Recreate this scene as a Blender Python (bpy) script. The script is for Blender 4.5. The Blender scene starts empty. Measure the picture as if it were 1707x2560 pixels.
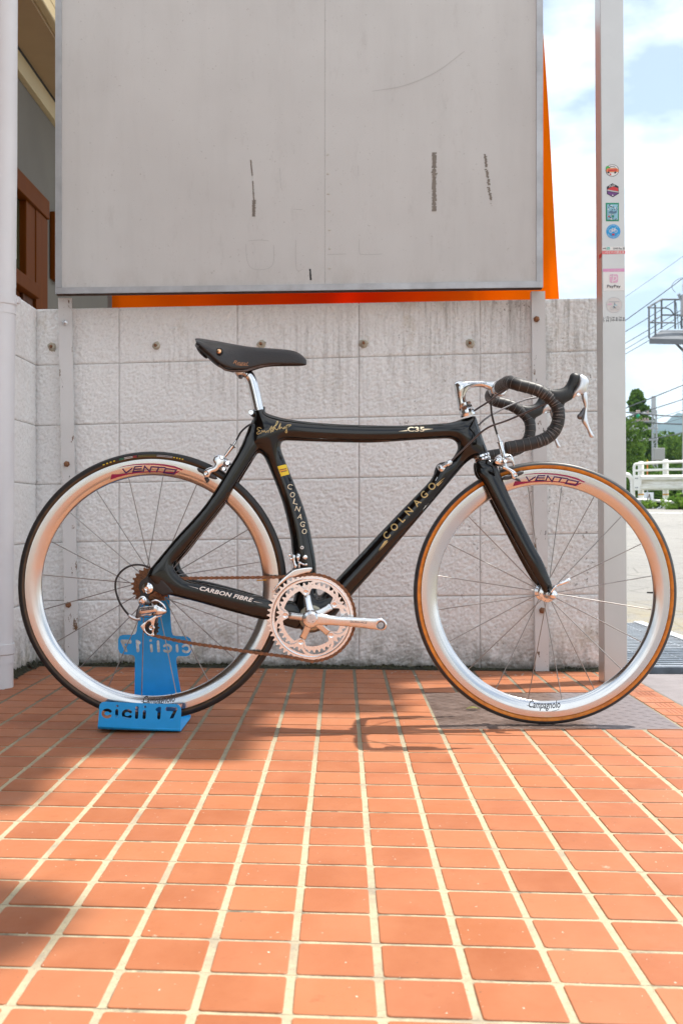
import bpy, bmesh, math, random
import numpy as np
from mathutils import Vector, Matrix
from mathutils.geometry import delaunay_2d_cdt

random.seed(7); RNG = np.random.default_rng(7)
S = bpy.context.scene
COL = S.collection
R = math.radians

# ------------------------------------------------------------------ camera
F, CX, HY, CH = 2743.0, 853.5, 1287.0, 0.534      # focal length in photo pixels, horizon row, lens height (m)
cam_d = bpy.data.cameras.new('camera'); cam = bpy.data.objects.new('camera', cam_d); COL.objects.link(cam)
cam.location = (0, 0, CH); cam.rotation_euler = (R(90), 0, 0)
cam_d.sensor_fit = 'VERTICAL'; cam_d.sensor_height = 36.0; cam_d.sensor_width = 24.0
cam_d.lens = F / 2560 * 36.0
cam_d.shift_y = 7.0 / 2560
cam_d.clip_start = 0.05; cam_d.clip_end = 6000
cam_d.dof.use_dof = True; cam_d.dof.focus_distance = 2.75; cam_d.dof.aperture_fstop = 11
S.camera = cam

# ------------------------------------------------------------------ light
SUN_DIR = Vector((0.41, 0.12, 1.0)).normalized()
SUN_EL = math.asin(SUN_DIR.z); SUN_AZ = math.atan2(SUN_DIR.x, SUN_DIR.y)
W = bpy.data.worlds.new('World'); S.world = W; W.use_nodes = True
nt = W.node_tree; nt.nodes.clear()
wo = nt.nodes.new('ShaderNodeOutputWorld'); bg = nt.nodes.new('ShaderNodeBackground')
sky = nt.nodes.new('ShaderNodeTexSky'); sky.sky_type = 'NISHITA'; sky.sun_disc = False
sky.sun_elevation = SUN_EL; sky.sun_rotation = SUN_AZ; sky.dust_density = 2.6; sky.ozone_density = 1.2
geo = nt.nodes.new('ShaderNodeTexCoord')
mp = nt.nodes.new('ShaderNodeMapping'); mp.inputs['Scale'].default_value = (1, 1, 2.2)
cn = nt.nodes.new('ShaderNodeTexNoise'); cn.inputs['Scale'].default_value = 3.4; cn.inputs['Detail'].default_value = 7; cn.inputs['Roughness'].default_value = 0.55
cr = nt.nodes.new('ShaderNodeValToRGB'); cr.color_ramp.elements[0].position = 0.41; cr.color_ramp.elements[1].position = 0.57; cr.color_ramp.elements[0].color = (.13,.13,.13,1)
mx = nt.nodes.new('ShaderNodeMixRGB'); mx.inputs['Color2'].default_value = (8.2, 8.6, 8.8, 1)
nt.links.new(geo.outputs['Generated'], mp.inputs['Vector']); nt.links.new(mp.outputs['Vector'], cn.inputs['Vector'])
nt.links.new(cn.outputs['Fac'], cr.inputs['Fac']); nt.links.new(cr.outputs['Color'], mx.inputs['Fac'])
nt.links.new(sky.outputs['Color'], mx.inputs['Color1']); nt.links.new(mx.outputs['Color'], bg.inputs['Color'])
nt.links.new(bg.outputs['Background'], wo.inputs['Surface']); bg.inputs['Strength'].default_value = 0.14
sun_d = bpy.data.lights.new('sun', 'SUN'); sun = bpy.data.objects.new('sun', sun_d); COL.objects.link(sun)
sun_d.energy = 5.0; sun_d.angle = R(0.53); sun_d.color = (1.0, 0.95, 0.87)
sun.rotation_euler = (-SUN_DIR).to_track_quat('-Z', 'Y').to_euler()
vs = S.view_settings; vs.view_transform = 'Standard'; vs.look = 'None'; vs.gamma = 1; vs.use_curve_mapping = False
vs.exposure = 0.52
S.cycles.max_bounces = 8; S.cycles.diffuse_bounces = 4; S.cycles.glossy_bounces = 4; S.cycles.transmission_bounces = 4
S.cycles.caustics_reflective = False; S.cycles.caustics_refractive = False; S.cycles.sample_clamp_indirect = 6

# ------------------------------------------------------------------ helpers
def U(px, py, Y): return ((px-CX)/F*Y, Y, CH-(py-HY)/F*Y)
def G(px, py, z=0.0): return U(px, py, (CH-z)*F/(py-HY))

def tag(o, label=None, cat=None, group=None, kind=None):
    if label: o['label'] = label
    if cat: o['category'] = cat
    if group: o['group'] = group
    if kind: o['kind'] = kind
    return o
def empty(name, loc=(0,0,0), parent=None):
    o = bpy.data.objects.new(name, None); COL.objects.link(o); o.location = loc; o.empty_display_size = .05
    if parent is not None:
        o.parent = parent; o.location = (0,0,0)
    return o
def mk(name, V, Fc, mat, parent=None, smooth=None, uv=None):
    me = bpy.data.meshes.new(name)
    me.from_pydata([tuple(map(float, v)) for v in V], [], [tuple(map(int, f)) for f in Fc])
    me.validate(); me.update()
    return mko(name, me, mat, parent, smooth)
def mko(name, me, mat, parent=None, smooth=None):
    if mat is not None and not me.materials: me.materials.append(mat)
    if smooth is not None:
        me.polygons.foreach_set('use_smooth', [True]*len(me.polygons))
        if smooth < 180: me.set_sharp_from_angle(angle=R(smooth))
    o = bpy.data.objects.new(name, me); COL.objects.link(o)
    if parent is not None:
        o.parent = parent
        o.matrix_parent_inverse = wm(parent).inverted()
    return o
def wm(o):                                           # world matrix without waiting for the depsgraph
    m = Matrix.Translation(Vector(o.location))
    return wm(o.parent) @ o.matrix_parent_inverse @ m if o.parent else m

class MB:                                            # collects verts and faces
    def __init__(s): s.v = []; s.f = []
    def add(s, V, Fc):
        n = len(s.v); s.v.extend([tuple(map(float, q)) for q in V]); s.f.extend([tuple(int(i)+n for i in f) for f in Fc]); return s
    def build(s, name, mat, parent=None, smooth=None): return mk(name, s.v, s.f, mat, parent, smooth)

def box(x0, x1, y0, y1, z0, z1):
    V = [(x0,y0,z0),(x1,y0,z0),(x1,y1,z0),(x0,y1,z0),(x0,y0,z1),(x1,y0,z1),(x1,y1,z1),(x0,y1,z1)]
    return V, [(0,3,2,1),(4,5,6,7),(0,1,5,4),(1,2,6,5),(2,3,7,6),(3,0,4,7)]
def bbox(x0, x1, y0, y1, z0, z1, b=.003):            # bevelled box
    bm = bmesh.new(); V, Fc = box(x0,x1,y0,y1,z0,z1)
    vs_ = [bm.verts.new(v) for v in V]
    for f in Fc: bm.faces.new([vs_[i] for i in f])
    bmesh.ops.bevel(bm, geom=list(bm.edges), offset=b, segments=2, affect='EDGES', profile=.5)
    bm.verts.index_update()
    V = [tuple(v.co) for v in bm.verts]; Fc = [[v.index for v in f.verts] for f in bm.faces]; bm.free()
    return V, Fc
def cr_path(P, n=8, closed=False):                   # Catmull-Rom resample
    P = np.array(P, float); N = len(P); out = []
    segs = N if closed else N-1
    for i in range(segs):
        if closed: a, b, c, d = P[(i-1)%N], P[i], P[(i+1)%N], P[(i+2)%N]
        else: a, b, c, d = P[max(i-1,0)], P[i], P[i+1], P[min(i+2,N-1)]
        for t in np.linspace(0, 1, n, endpoint=False):
            out.append(.5*((2*b)+(-a+c)*t+(2*a-5*b+4*c-d)*t*t+(-a+3*b-3*c+d)*t**3))
    if not closed: out.append(P[-1])
    return np.array(out)
def tube(P, r, n=12, cap=True, el=None):             # swept tube; r scalar or list
    P = np.array(P, float); N = len(P); rr = np.broadcast_to(np.array(r, float), (N,))
    T = np.gradient(P, axis=0); T /= np.linalg.norm(T, axis=1)[:,None]+1e-12
    up = np.array((0,1,0)) if abs(T[0][1]) < .9 else np.array((0,0,1))
    V = []; Nn = np.cross(T[0], up); Nn /= np.linalg.norm(Nn)
    for i in range(N):
        Nn = Nn - T[i]*np.dot(Nn, T[i]); Nn /= np.linalg.norm(Nn)+1e-12
        B = np.cross(T[i], Nn)
        for k in range(n):
            a = 2*math.pi*k/n
            V.append(P[i]+rr[i]*(math.cos(a)*Nn+math.sin(a)*B))
    Fc = []
    for i in range(N-1):
        for k in range(n):
            Fc.append((i*n+k, i*n+(k+1)%n, (i+1)*n+(k+1)%n, (i+1)*n+k))
    if cap:
        Fc.append(tuple(range(n-1,-1,-1))); Fc.append(tuple((N-1)*n+k for k in range(n)))
    return V, Fc
def lathe(prof, c, axis, n=32, closed=False):        # prof: (radius, along) pairs
    axis = Vector(axis).normalized(); a = axis.orthogonal().normalized(); b = axis.cross(a); c = Vector(c)
    V = []; m = len(prof)
    for k in range(n):
        t = 2*math.pi*k/n; d = a*math.cos(t)+b*math.sin(t)
        for (r, h) in prof: V.append(tuple(c+d*r+axis*h))
    Fc = []
    for k in range(n):
        k2 = (k+1)%n
        for j in range(m if closed else m-1):
            j2 = (j+1)%m
            Fc.append((k*m+j, k*m+j2, k2*m+j2, k2*m+j))
    if not closed:
        if prof[0][0] > 1e-6: Fc.append(tuple(k*m for k in range(n)))
        if prof[-1][0] > 1e-6: Fc.append(tuple(k*m+m-1 for k in range(n-1,-1,-1)))
    return V, Fc
def rod(a, b, r, n=8): return tube([a, b], r, n)

def resample(poly, step):
    P = np.array(poly, float); Q = np.vstack([P, P[:1]])
    L = np.linalg.norm(np.diff(Q, axis=0), axis=1); out = []
    for i in range(len(P)):
        k = max(1, int(round(L[i]/step)))
        for t in range(k): out.append(Q[i]+(Q[i+1]-Q[i])*t/k)
    return np.array(out)
def inside(pts, polys):
    pts = np.asarray(pts); c = np.zeros(len(pts), bool)
    for P in polys:
        Q = np.roll(P, -1, axis=0)
        for (x1,y1),(x2,y2) in zip(P, Q):
            cond = ((y1 > pts[:,1]) != (y2 > pts[:,1]))
            xs = (x2-x1)*(pts[:,1]-y1)/((y2-y1) if y2 != y1 else 1e-9)+x1
            c ^= cond & (pts[:,0] < xs)
    return c
def bdist(pts, polys):
    d = np.full(len(pts), 1e9)
    for P in polys:
        Q = np.roll(P, -1, axis=0)
        for a, b in zip(P, Q):
            ab = b-a; t = np.clip(((pts-a)@ab)/(ab@ab+1e-12), 0, 1)
            d = np.minimum(d, np.linalg.norm(pts-(a+t[:,None]*ab), axis=1))
    return d
def triangulate(polys, extra=None):
    pts = []; edges = []
    for P in polys:
        n = len(pts); pts.extend([tuple(p) for p in P]); edges += [(n+i, n+(i+1)%len(P)) for i in range(len(P))]
    nb = len(pts)
    if extra is not None: pts.extend([tuple(p) for p in extra])
    v, e, f, ov, oe, of = delaunay_2d_cdt([Vector(p) for p in pts], edges, [], 0, 1e-6)
    v = np.array([tuple(q) for q in v]); f = np.array([tuple(t) for t in f if len(t) == 3])
    cen = v[f].mean(axis=1); f = f[inside(cen, polys)]
    onb = np.zeros(len(v), bool)
    for i, o in enumerate(ov):
        if any(k < nb for k in o): onb[i] = True
    return v, f, onb
class Field: pass
def inflate_field(outline, holes=(), k=1.0, hmax=None, step=4.0, smooth=True, grid=None):
    """height field over a silhouette: a strip of half width a gets a round section of that radius (times k)"""
    polys = []
    for P in [outline]+list(holes):
        Q = cr_path(P, 6, True) if smooth else np.array(P, float)
        polys.append(resample(Q, step))
    allp = np.vstack(polys); lo = allp.min(0); hi = allp.max(0); g = grid or step*1.15
    xs = np.arange(lo[0], hi[0], g); ys = np.arange(lo[1], hi[1], g*.87)
    gp = np.array([(x+(g/2 if j % 2 else 0), y) for j, y in enumerate(ys) for x in xs])
    gp = gp[inside(gp, polys)]
    ext = []
    if len(gp): gp = gp[bdist(gp, polys) > g*.75]; ext.append(gp)
    for off in (.22*g, ):                            # a ring just inside the edge keeps the rim round
        ring = []
        for P in polys:
            t = np.roll(P,-1,axis=0)-np.roll(P,1,axis=0); t /= np.linalg.norm(t,axis=1)[:,None]+1e-9
            for s in (1,-1): ring.append(P+s*off*np.stack([-t[:,1],t[:,0]],1))
        ring = np.vstack(ring); ring = ring[inside(ring, polys)]
        ring = ring[bdist(ring, polys) > off*.8]; ext.append(ring)
    ext = np.vstack(ext)
    v, f, onb = triangulate(polys, ext)
    # Poisson solve with cotangent weights
    n = len(v); I = []; J = []; Wt = []; area = np.zeros(n)
    for a, b, c in ((0,1,2),(1,2,0),(2,0,1)):
        p, q, r_ = v[f[:,a]], v[f[:,b]], v[f[:,c]]
        e1 = q-p; e2 = r_-p; cr2 = np.abs(e1[:,0]*e2[:,1]-e1[:,1]*e2[:,0])+1e-9
        w = .5*np.clip((e1*e2).sum(1)/cr2, -5, 5)
        I += [f[:,b], f[:,c]]; J += [f[:,c], f[:,b]]; Wt += [w, w]
        np.add.at(area, f[:,a], cr2/6)
    I = np.concatenate(I); J = np.concatenate(J); Wt = np.concatenate(Wt)
    diag = np.bincount(I, Wt, n)
    free = ~onb
    def A(x): return np.where(free, diag*x-np.bincount(I, Wt*x[J], n), 0)
    bvec = np.where(free, area, 0); x = np.zeros(n); r_ = bvec-A(x); M = 1/np.maximum(diag, 1e-6); z = M*r_*free; p = z.copy(); rz = r_@z
    for it in range(600):
        Ap = A(p); al = rz/(p@Ap+1e-20); x += al*p; r_ -= al*Ap
        z = M*r_*free; rz2 = r_@z
        if rz2 < 1e-9*max(1, bvec@bvec): break
        p = z+rz2/rz*p; rz = rz2
    h = k*np.sqrt(np.maximum(2*x, 0))
    if hmax: h = hmax*np.tanh((h/hmax)**1.0) if hmax > 0 else h
    o = Field(); o.v = v; o.f = f; o.h = h; o.onb = onb; o.polys = polys
    return o
def field_h(fl, pts):                                # height by a local plane fit of h squared
    pts = np.asarray(pts, float); out = np.zeros(len(pts)); u = fl.h**2
    for i, p in enumerate(pts):
        q = fl.v-p; d = (q**2).sum(1); idx = np.argpartition(d, 9)[:9]; w = np.sqrt(1/(d[idx]+2.0))
        A = np.stack([np.ones(9), q[idx,0], q[idx,1]], 1)*w[:,None]
        s = np.linalg.lstsq(A, u[idx]*w, rcond=None)[0]; out[i] = math.sqrt(max(s[0], 0))
    return out
def field_mesh(fl, place):
    """place(px, py, h) -> 3D, h signed (positive = towards the camera), in photo pixels at the part"""
    n = len(fl.v); V = [place(p[0], p[1], h) for p, h in zip(fl.v, fl.h)]
    back = np.arange(n)
    for i in range(n):
        if not fl.onb[i]: back[i] = len(V); V.append(place(fl.v[i][0], fl.v[i][1], -fl.h[i]))
    Fc = []
    a = fl.v[fl.f]; sgn = (a[:,1,0]-a[:,0,0])*(a[:,2,1]-a[:,0,1])-(a[:,1,1]-a[:,0,1])*(a[:,2,0]-a[:,0,0])
    for t, s in zip(fl.f, sgn):
        t = tuple(t) if s < 0 else tuple(t[::-1])
        Fc.append(t); Fc.append(tuple(back[i] for i in t[::-1]))
    return V, Fc
def slab(polys, place, h0, h1):
    """flat plate cut from polygons (even-odd), between heights h0 < h1 towards the camera"""
    polys = [np.array(P, float) for P in polys]
    v, f, onb = triangulate(polys)
    n = len(v); V = [place(p[0], p[1], h1) for p in v]+[place(p[0], p[1], h0) for p in v]
    a = v[f]; sgn = (a[:,1,0]-a[:,0,0])*(a[:,2,1]-a[:,0,1])-(a[:,1,1]-a[:,0,1])*(a[:,2,0]-a[:,0,0])
    Fc = []; cnt = {}
    for t, s in zip(f, sgn):
        t = tuple(t) if s < 0 else tuple(t[::-1])
        Fc.append(t); Fc.append(tuple(i+n for i in t[::-1]))
        for i in range(3):
            e = (t[i], t[(i+1)%3]); cnt[e] = 1
    for (i, j) in list(cnt):
        if (j, i) not in cnt: Fc.append((j, i, i+n, j+n))
    return V, Fc
def stroke(P, w, closed=False, caps=5):
    """outline polygon(s) of a fat polyline with round ends"""
    P = np.array(P, float); N = len(P)
    def nrm(a, b): t = b-a; t = t/(np.linalg.norm(t)+1e-9); return np.array((-t[1], t[0]))
    L = []; Rr = []
    for i in range(N):
        if closed: a, b, c = P[i-1], P[i], P[(i+1)%N]
        else: a, b, c = P[max(i-1,0)], P[i], P[min(i+1,N-1)]
        n1 = nrm(a, b) if (closed or i > 0) else nrm(b, c); n2 = nrm(b, c) if (closed or i < N-1) else n1
        m = n1+n2; m /= np.linalg.norm(m)+1e-9; sc = min(1/max(m@n1, .35), 2.2)
        L.append(b+m*w/2*sc); Rr.append(b-m*w/2*sc)
    if closed: return [np.array(L), np.array(Rr)]
    out = list(L)
    def cap(c, frm):
        a0 = math.atan2(frm[1]-c[1], frm[0]-c[0]); return [c+w/2*np.array((math.cos(a0-math.pi*t/caps), math.sin(a0-math.pi*t/caps))) for t in range(1, caps)] if caps else []
    out += cap(P[-1], L[-1]); out += Rr[::-1]; out += cap(P[0], Rr[0])
    return [np.array(out)]
_txt = {}
def text2d(s, shear=0.0, bold=0.0, space=1.0):
    """glyph outlines of the built-in font as 2D triangles, x to the right, y up, cap height about 0.7"""
    key = (s, shear, bold, space)
    if key in _txt: return _txt[key]
    cu = bpy.data.curves.new('lettering', 'FONT'); cu.body = s; cu.size = 1; cu.shear = shear; cu.offset = bold; cu.space_character = space
    cu.resolution_u = 3
    ob = bpy.data.objects.new('lettering', cu)
    me = bpy.data.meshes.new_from_object(ob)
    bm = bmesh.new(); bm.from_mesh(me)
    bmesh.ops.triangulate(bm, faces=bm.faces[:])
    for _ in range(2):
        es = [e for e in bm.edges if e.calc_length() > .22]
        if not es: break
        bmesh.ops.subdivide_edges(bm, edges=es, cuts=1); bmesh.ops.triangulate(bm, faces=bm.faces[:])
    bm.verts.index_update()
    V = np.array([(v.co.x, v.co.y) for v in bm.verts]) if len(bm.verts) else np.zeros((0,2)); Fc = [[v.index for v in f.verts] for f in bm.faces]
    bm.free(); bpy.data.meshes.remove(me); bpy.data.objects.remove(ob); bpy.data.curves.remove(cu)
    _txt[key] = (V, Fc); return V, Fc
def text_px(s, x, y, w=None, h=None, ang=0.0, shear=0.0, bold=0.0, space=1.0, align='l', mirror=False):
    """text in photo pixels: (x, y) lower left of the word, w wanted width / h wanted cap height, ang in degrees anticlockwise"""
    V, Fc = text2d(s, shear, bold, space); V = V.copy()
    if not len(V): return V, Fc
    V[:,0] -= V[:,0].min(); V[:,1] -= 0
    sy = (h/0.72) if h else None
    sx = (w/V[:,0].max()) if w else sy
    if sy is None: sy = sx
    V[:,0] *= sx; V[:,1] *= sy
    if align == 'c': V[:,0] -= V[:,0].max()/2
    a = R(ang); c, s_ = math.cos(a), math.sin(a)
    X = x+V[:,0]*c-V[:,1]*s_; Yp = y-(V[:,0]*s_+V[:,1]*c)
    return np.stack([X, Yp], 1), Fc
def flat(V2, Fc, place, lift):
    """thin print: triangles facing the camera"""
    V2 = np.asarray(V2, float); V = [place(p[0], p[1], lift) for p in V2]; out = []
    for t in Fc:
        a = V2[list(t)]; s = (a[1,0]-a[0,0])*(a[2,1]-a[0,1])-(a[1,1]-a[0,1])*(a[2,0]-a[0,0])
        out.append(tuple(t) if s < 0 else tuple(reversed(t)))
    return V, out
def polyflat(polys, place, lift, step=None):
    polys = [np.array(P, float) if step is None else resample(P, step) for P in polys]; ext = None
    if step:
        al = np.vstack(polys); lo, hi = al.min(0), al.max(0)
        gp = np.array([(x, y) for x in np.arange(lo[0], hi[0], step) for y in np.arange(lo[1], hi[1], step)])
        gp = gp[inside(gp, polys)]
        if len(gp): gp = gp[bdist(gp, polys) > step*.5]; ext = gp if len(gp) else None
    v, f, onb = triangulate(polys, ext); return flat(v, f, place, lift)

# ------------------------------------------------------------------ materials
def nodes(m):
    m.use_nodes = True; t = m.node_tree; b = t.nodes['Principled BSDF']; return t, b
def M(name, col, rough=.5, metal=0.0, spec=.5, coat=0.0, var=0.0, vscale=20.0, bump=0.0, bscale=200.0, rvar=0.0, stretch=None, col2=None, bdist=.002):
    m = bpy.data.materials.new(name); t, b = nodes(m)
    b.inputs['Base Color'].default_value = (*col, 1); b.inputs['Roughness'].default_value = rough; b.inputs['Metallic'].default_value = metal
    b.inputs['Specular IOR Level'].default_value = spec; b.inputs['Coat Weight'].default_value = coat; b.inputs['Coat Roughness'].default_value = .06
    tc = t.nodes.new('ShaderNodeTexCoord'); src = tc.outputs['Object']
    if stretch:
        mp = t.nodes.new('ShaderNodeMapping'); mp.inputs['Scale'].default_value = stretch; t.links.new(src, mp.inputs['Vector']); src = mp.outputs['Vector']
    if var or col2 or rvar:
        n = t.nodes.new('ShaderNodeTexNoise'); n.inputs['Scale'].default_value = vscale; n.inputs['Detail'].default_value = 6; n.inputs['Roughness'].default_value = .62
        t.links.new(src, n.inputs['Vector'])
        if var or col2:
            mix = t.nodes.new('ShaderNodeMixRGB'); c2 = col2 or tuple(max(0, c*(1-var)) for c in col)
            mix.inputs['Color1'].default_value = (*col, 1); mix.inputs['Color2'].default_value = (*c2, 1)
            rp = t.nodes.new('ShaderNodeValToRGB'); rp.color_ramp.elements[0].position = .38; rp.color_ramp.elements[1].position = .66
            t.links.new(n.outputs['Fac'], rp.inputs['Fac']); t.links.new(rp.outputs['Color'], mix.inputs['Fac']); t.links.new(mix.outputs['Color'], b.inputs['Base Color'])
        if rvar:
            mr = t.nodes.new('ShaderNodeMapRange'); mr.inputs['From Min'].default_value = .3; mr.inputs['From Max'].default_value = .7
            mr.inputs['To Min'].default_value = max(.02, rough-rvar); mr.inputs['To Max'].default_value = rough+rvar
            t.links.new(n.outputs['Fac'], mr.inputs['Value']); t.links.new(mr.outputs['Result'], b.inputs['Roughness'])
    if bump:
        n2 = t.nodes.new('ShaderNodeTexNoise'); n2.inputs['Scale'].default_value = bscale; n2.inputs['Detail'].default_value = 4
        t.links.new(src, n2.inputs['Vector']); bp = t.nodes.new('ShaderNodeBump'); bp.inputs['Strength'].default_value = bump; bp.inputs['Distance'].default_value = bdist
        t.links.new(n2.outputs['Fac'], bp.inputs['Height']); t.links.new(bp.outputs['Normal'], b.inputs['Normal'])
    return m
class NG:                                            # small node-graph helper
    def __init__(s, name):
        s.m = bpy.data.materials.new(name); s.t, s.b = nodes(s.m); s.N = s.t.nodes; s.L = s.t.links
        g = s.N.new('ShaderNodeNewGeometry'); s.pos = g.outputs['Position']
        x = s.N.new('ShaderNodeSeparateXYZ'); s.L.new(s.pos, x.inputs[0]); s.X, s.Y, s.Z = x.outputs
    def sock(s, v, inp):
        if isinstance(v, (int, float)): inp.default_value = v
        elif isinstance(v, tuple): inp.default_value = (*v, 1) if len(v) == 3 and inp.type == 'RGBA' else v
        else: s.L.new(v, inp)
    def math(s, op, a, b=0.0, clamp=False):
        n = s.N.new('ShaderNodeMath'); n.operation = op; n.use_clamp = clamp; s.sock(a, n.inputs[0]); s.sock(b, n.inputs[1]); return n.outputs[0]
    def noise(s, scale, detail=5, rough=.6, stretch=None, off=(0,0,0), dist=0.0):
        n = s.N.new('ShaderNodeTexNoise'); n.inputs['Scale'].default_value = scale; n.inputs['Detail'].default_value = detail; n.inputs['Roughness'].default_value = rough; n.inputs['Distortion'].default_value = dist
        mp = s.N.new('ShaderNodeMapping'); mp.inputs['Scale'].default_value = stretch or (1,1,1); mp.inputs['Location'].default_value = off
        s.L.new(s.pos, mp.inputs['Vector']); s.L.new(mp.outputs['Vector'], n.inputs['Vector']); return n.outputs['Fac']
    def ramp(s, v, a, b, lo=0.0, hi=1.0):
        n = s.N.new('ShaderNodeMapRange'); s.sock(v, n.inputs['Value']); n.inputs['From Min'].default_value = a; n.inputs['From Max'].default_value = b
        n.inputs['To Min'].default_value = lo; n.inputs['To Max'].default_value = hi; return n.outputs['Result']
    def mix(s, fac, a, b):
        n = s.N.new('ShaderNodeMixRGB'); s.sock(fac, n.inputs['Fac']); s.sock(a, n.inputs['Color1']); s.sock(b, n.inputs['Color2']); return n.outputs['Color']
    def comb(s, x, y, z):
        n = s.N.new('ShaderNodeCombineXYZ'); s.sock(x, n.inputs[0]); s.sock(y, n.inputs[1]); s.sock(z, n.inputs[2]); return n.outputs[0]
    def white(s, vec):
        n = s.N.new('ShaderNodeTexWhiteNoise'); n.noise_dimensions = '3D'; s.L.new(vec, n.inputs['Vector']); return n.outputs['Value']
    def bump(s, h, strength, dist, chain=None):
        n = s.N.new('ShaderNodeBump'); n.inputs['Strength'].default_value = strength; n.inputs['Distance'].default_value = dist; s.sock(h, n.inputs['Height'])
        if chain is not None: s.L.new(chain, n.inputs['Normal'])
        return n.outputs['Normal']
    def out(s, color=None, rough=None, normal=None, metal=None, spec=None):
        for k, v in (('Base Color', color), ('Roughness', rough), ('Metallic', metal), ('Specular IOR Level', spec)):
            if v is not None: s.sock(v, s.b.inputs[k])
        if normal is not None: s.L.new(normal, s.b.inputs['Normal'])
        return s.m

alu = M('polished_aluminium', (.70,.70,.71), .16, 1, var=.08, vscale=60, rvar=.06)
chrome = M('chrome', (.76,.76,.77), .07, 1, rvar=.04, vscale=90)
alu_satin = M('satin_aluminium', (.66,.66,.67), .32, 1, var=.06, vscale=50, rvar=.05)
rim_m = M('brushed_rim', (.62,.62,.63), .17, 1, var=.05, vscale=14, rvar=.05)
spoke_m = M('stainless_spoke', (.36,.345,.33), .5, 1, var=.25, vscale=40)
steel_dk = M('dark_steel', (.16,.16,.17), .35, .8, var=.4, vscale=60)
rubber = M('black_rubber', (.016,.016,.017), .55, var=.3, vscale=50, bump=.12, bscale=500)
rubber_grey = M('worn_tread', (.045,.045,.047), .42, var=.4, vscale=40, bump=.1, bscale=400)
skinwall = M('amber_sidewall', (.70,.235,.012), .45, var=.3, vscale=45, col2=(.46,.135,.008))
skinwall_dk = M('brown_sidewall', (.085,.045,.018), .5, var=.5, vscale=45)
black_plastic = M('black_plastic', (.007,.007,.0075), .4, var=.2)
hood_rubber = M('hood_rubber', (.008,.008,.0085), .45, var=.3, vscale=80, bump=.15, bscale=600)
gold_ink = M('gold_ink', (.62,.47,.20), .45, .2, var=.15, vscale=80)
cream_ink = M('cream_ink', (.80,.72,.52), .5)
white_ink = M('white_ink', (.85,.84,.80), .5)
purple_ink = M('purple_ink', (.055,.012,.13), .4, var=.3, vscale=70)
magenta_ink = M('magenta_ink', (.36,.006,.085), .4, var=.2, vscale=70)
black_ink = M('black_ink', (.02,.02,.022), .5)
yellow_lab = M('yellow_label', (.80,.58,.02), .5, var=.08)
red_ink = M('red_ink', (.60,.03,.03), .5)
rust = M('rusty_steel', (.34,.155,.07), .7, .3, var=.6, vscale=130, bump=.35, bscale=700, col2=(.15,.075,.045))
copper = M('copper_rivet', (.85,.50,.28), .3, 1)
blue_paint = M('blue_powder_coat', (.012,.41,.95), .42, var=.08, vscale=25, bump=.06, bscale=900)
cable_m = M('black_cable', (.02,.019,.02), .4)
cable_g = M('grey_cable', (.09,.08,.085), .35)
cream_bb = M('cream_plastic', (.55,.52,.40), .45)

# carbon: black clear-coated weave
g = NG('clearcoat_carbon')
wv = g.noise(900, 2, .5, (1,1,.25)); vb = g.noise(6, 3)
g.out(g.mix(g.ramp(wv, .4, .6), (.0022,.0022,.0025), (.005,.0045,.0045)), .3, spec=.0)
g.b.inputs['Coat Weight'].default_value = 1.0; g.b.inputs['Coat Roughness'].default_value = .075
carbon = g.m
# saddle leather with a fine grain
g = NG('brown_leather')
vo = g.N.new('ShaderNodeTexVoronoi'); vo.inputs['Scale'].default_value = 260; g.L.new(g.pos, vo.inputs['Vector'])
leather = g.out(g.mix(g.noise(35), (.022,.015,.013), (.013,.009,.008)), g.ramp(g.noise(30), .3, .7, .30, .42), g.bump(vo.outputs['Distance'], .35, .0012))
# ================================================================== SETTING
# ---- tile floor: grout bed + glazed tiles
PX, PY, SK = .1012, .101, .07                        # pitches (m) and the skew of the rows against the view
X0, YR0 = .0434, 1.980-.07*.06
def row_y(x, r): return YR0+PY*r-SK*x
g = NG('cement_grout')
nz = g.noise(60); fine = g.noise(420, 3); dirt = g.noise(5, 5, .7)
cg = g.mix(g.ramp(nz, .35, .65), (.47,.40,.26), (.385,.325,.22))
cg = g.mix(g.ramp(dirt, .52, .72), cg, (.26,.22,.17))
far = g.math('MULTIPLY', g.ramp(g.Y, 2.3, 3.2), g.ramp(g.noise(3.0), .2, .5, .35, .9))   # joints patchily darker towards the wall
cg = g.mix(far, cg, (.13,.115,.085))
cg = g.mix(g.ramp(fine, .62, .72), cg, (.10,.085,.06))
fr_ = g.math('FRACT', g.math('DIVIDE', g.math('ADD', g.math('SUBTRACT', g.Y, YR0-.5*PY), g.math('MULTIPLY', g.X, SK)), PY))
edge = g.math('MULTIPLY', g.math('MULTIPLY', g.ramp(fr_, .522, .532), g.ramp(fr_, .556, .548)), g.ramp(g.noise(13, 5, .75, off=(2,2,0)), .40, .58))
fx_ = g.math('FRACT', g.math('DIVIDE', g.math('SUBTRACT', g.X, X0-.5*PX), PX))
edge2 = g.math('MULTIPLY', g.ramp(fx_, .538, .546), g.ramp(g.noise(11, 5, .75, off=(6,2,0)), .50, .64))
cg = g.mix(g.math('MULTIPLY', g.math('MAXIMUM', edge, edge2), .85), cg, (.085,.07,.05))
grout = g.out(cg, .9, g.bump(g.noise(300, 4), .5, .002))
g = NG('terracotta_tile')
cx_ = g.math('FLOOR', g.math('DIVIDE', g.math('SUBTRACT', g.X, X0), PX))
cy_ = g.math('FLOOR', g.math('DIVIDE', g.math('ADD', g.math('SUBTRACT', g.Y, YR0), g.math('MULTIPLY', g.X, SK)), PY))
rnd = g.white(g.comb(cx_, cy_, 0.0)); rnd2 = g.white(g.comb(cy_, cx_, 3.7))
tcol = g.mix(rnd, (.290,.090,.034), (.405,.148,.064))
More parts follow.
